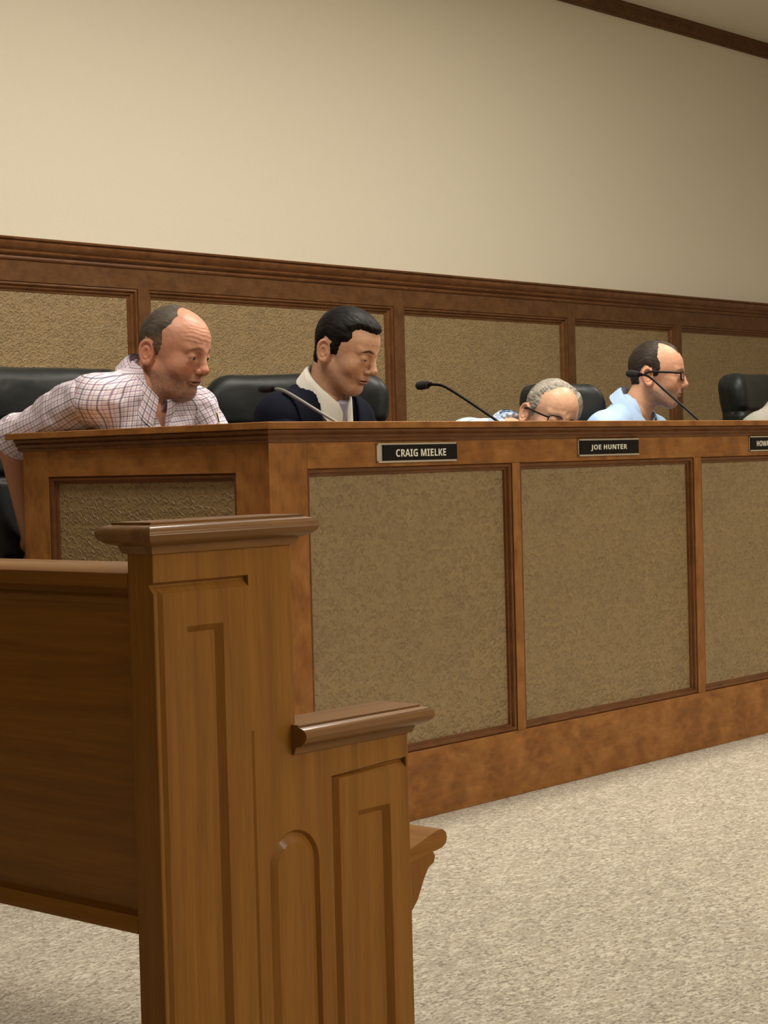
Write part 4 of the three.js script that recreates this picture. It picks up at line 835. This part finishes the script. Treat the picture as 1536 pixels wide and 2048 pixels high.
// man bending low behind the ledge
person({
  label: 'grey-haired man in glasses bending his head low behind the ledge',
  hip: [5.16, 0.55, -3.99], neck: [5.020, 1.010, -3.885], head: [5.055, 1.079, -3.735], shR: [4.845, 1.010, -3.925], shL: [5.195, 0.960, -3.880], yaw: 0, yawHead: -24, pitch: 14, roll: -13, scale: 1.03, bulk: 1.04,
  elR: [4.77, 0.84, -3.72], haR: [4.90, 0.78, -3.52], elL: [5.30, 0.82, -3.72], haL: [5.18, 0.78, -3.50],
  wrinkle: 0.006, loose: 1, openNeck: 0.5, gaze: [0, -0.6, 1], shirtMat: cloth(T.bluePlaid), shirtLabel: 'light blue checked shirt', trouserMat: M.khaki,
  collar: { r: 0.070, up: 0.02, gap: 0.10 },
  face: { skin: [0.60, 0.345, 0.225], width: 1.0, jaw: 1.05, eye: 0.45, ruddy: 0.5, brow: [0.30, 0.26, 0.22], browA: 0.5, cheek: 0.003 },
  hair: { thick: 0.008, colour: [0.20, 0.175, 0.145], colour2: [0.36, 0.33, 0.285], strand: 0.0013, edge: 0.007, rough: 0.6, poly: [[0.040, 0.25], [0.042, 0.104], [0.040, 0.090], [0.026, 0.066], [0.034, 0.042], [0.026, 0.024], [0.012, -0.010], [-0.010, -0.012], [-0.014, 0.022], [-0.040, 0.032], [-0.058, 0.0], [-0.052, -0.055], [-0.2, -0.065], [-0.2, 0.25]], lift: (x, y, z) => 0.008 * sstep(0.03, 0.07, x), extra: (x, y, z) => Math.max(0.046 - x, z - 0.058, 0.005 - y) },
  glasses: { mat: M.blackMetal, lens: M.lens, hw: 0.026, hh: 0.017, square: 0.6, rim: 0.0018, temple: 0.0030, label: 'thin dark framed glasses' },
});
// man in profile with dark glasses
person({
  label: 'man in profile with dark-framed glasses and a light blue open-collar shirt',
  hip: [5.66, 0.54, -4.00], neck: [5.580, 1.082, -3.765], head: [5.632, 1.226, -3.689], shR: [5.405, 1.030, -3.765], shL: [5.765, 1.022, -3.80], yaw: 14, yawHead: 32, pitch: 3, roll: 0, scale: 0.995, bulk: 0.98,
  elR: [5.34, 0.82, -3.66], haR: [5.48, 0.79, -3.47], elL: [5.86, 0.82, -3.68], haL: [5.72, 0.79, -3.46],
  wrinkle: 0.005, loose: 1, openNeck: 0.44, gaze: [0, -0.1, 1], shirtMat: cloth(null, new THREE.Color(0.42, 0.58, 0.84)), shirtLabel: 'light blue shirt', trouserMat: M.darkTrousers,
  collar: { r: 0.072, up: 0.030, point: 0.080, gap: 0.12, drop: 0.08, spread: 0.01, flare: 1.3 },
  face: { skin: [0.58, 0.315, 0.205], width: 0.98, jaw: 1.0, nose: 1.0, eye: 0.8, ruddy: 0.45, brow: [0.06, 0.045, 0.035], browA: 0.7, beard: [0.24, 0.19, 0.16], beardA: 0.7, folds: true },
  hair: { thick: 0.007, strand: 0.0005, colour: [0.024, 0.018, 0.014], colour2: [0.042, 0.031, 0.025], poly: [[0.004, 0.25], [0.006, 0.10], [0.004, 0.062], [0.014, 0.040], [0.016, 0.022], [0.008, -0.004], [-0.008, -0.010], [-0.014, 0.022], [-0.040, 0.032], [-0.060, 0.0], [-0.056, -0.036], [-0.2, -0.044], [-0.2, 0.25]], extra: (x, y, z) => Math.max(Math.abs(x - 0.012) - 0.034, z - 0.078, 0.07 - y) },
  glasses: { mat: M.blackPlastic, lens: M.lens, hw: 0.026, hh: 0.0155, square: 0.4, rim: 0.0030, temple: 0.0038, label: 'dark rectangular glasses' },
});
// the next councillor, mostly outside the picture
person({
  label: 'person in a grey finely checked shirt, only a shoulder showing at the right edge',
  hip: [6.66, 0.54, -4.02], neck: [6.67, 1.095, -3.760], head: [6.73, 1.215, -3.66], shR: [6.48, 1.030, -3.775], shL: [6.86, 1.03, -3.79], yaw: 5, yawHead: 8, pitch: 20, scale: 1.0, bulk: 1.0, res: 0.0026,
  elR: [6.34, 0.84, -3.66], haR: [6.50, 0.79, -3.46], elL: [6.88, 0.84, -3.68], haL: [6.74, 0.79, -3.46],
  wrinkle: 0.006, openNeck: 0.5, shirtMat: cloth(T.greyCheck), shirtLabel: 'grey checked shirt', trouserMat: M.darkTrousers,
  face: { skin: [0.55, 0.31, 0.20], eye: 0.7 },
  hair: { thick: 0.008, colour: [0.10, 0.085, 0.07], poly: [[0.2, 0.25], [0.2, 0.08], [0.06, 0.08], [0.03, 0.05], [0.012, 0.0], [-0.014, 0.022], [-0.040, 0.032], [-0.058, 0.0], [-0.052, -0.052], [-0.2, -0.062], [-0.2, 0.25]] },
});
chair('black leather chair at the far left, behind the man in the checked shirt', [3.54, 0, -4.20], rad(0), { w: 1.05, lift: 0.02 });
chair('wide black leather chair turned toward the room, behind the man in the suit', [4.12, 0, -3.98], rad(-42), { w: 1.02 });
chair('narrow black leather chair behind the grey-haired man', [5.33, 0, -3.68], rad(-18), { w: 0.54, lift: -0.03 });
chair('low-backed black leather chair under the man in the light blue shirt', [5.68, 0, -3.98], rad(14), { low: 0.6 });
chair('black leather chair cut off by the right edge of the picture', [7.27, 0, -3.93], rad(0), { lift: 0.05 });

shadow(scene);
renderer.render(scene, camera);
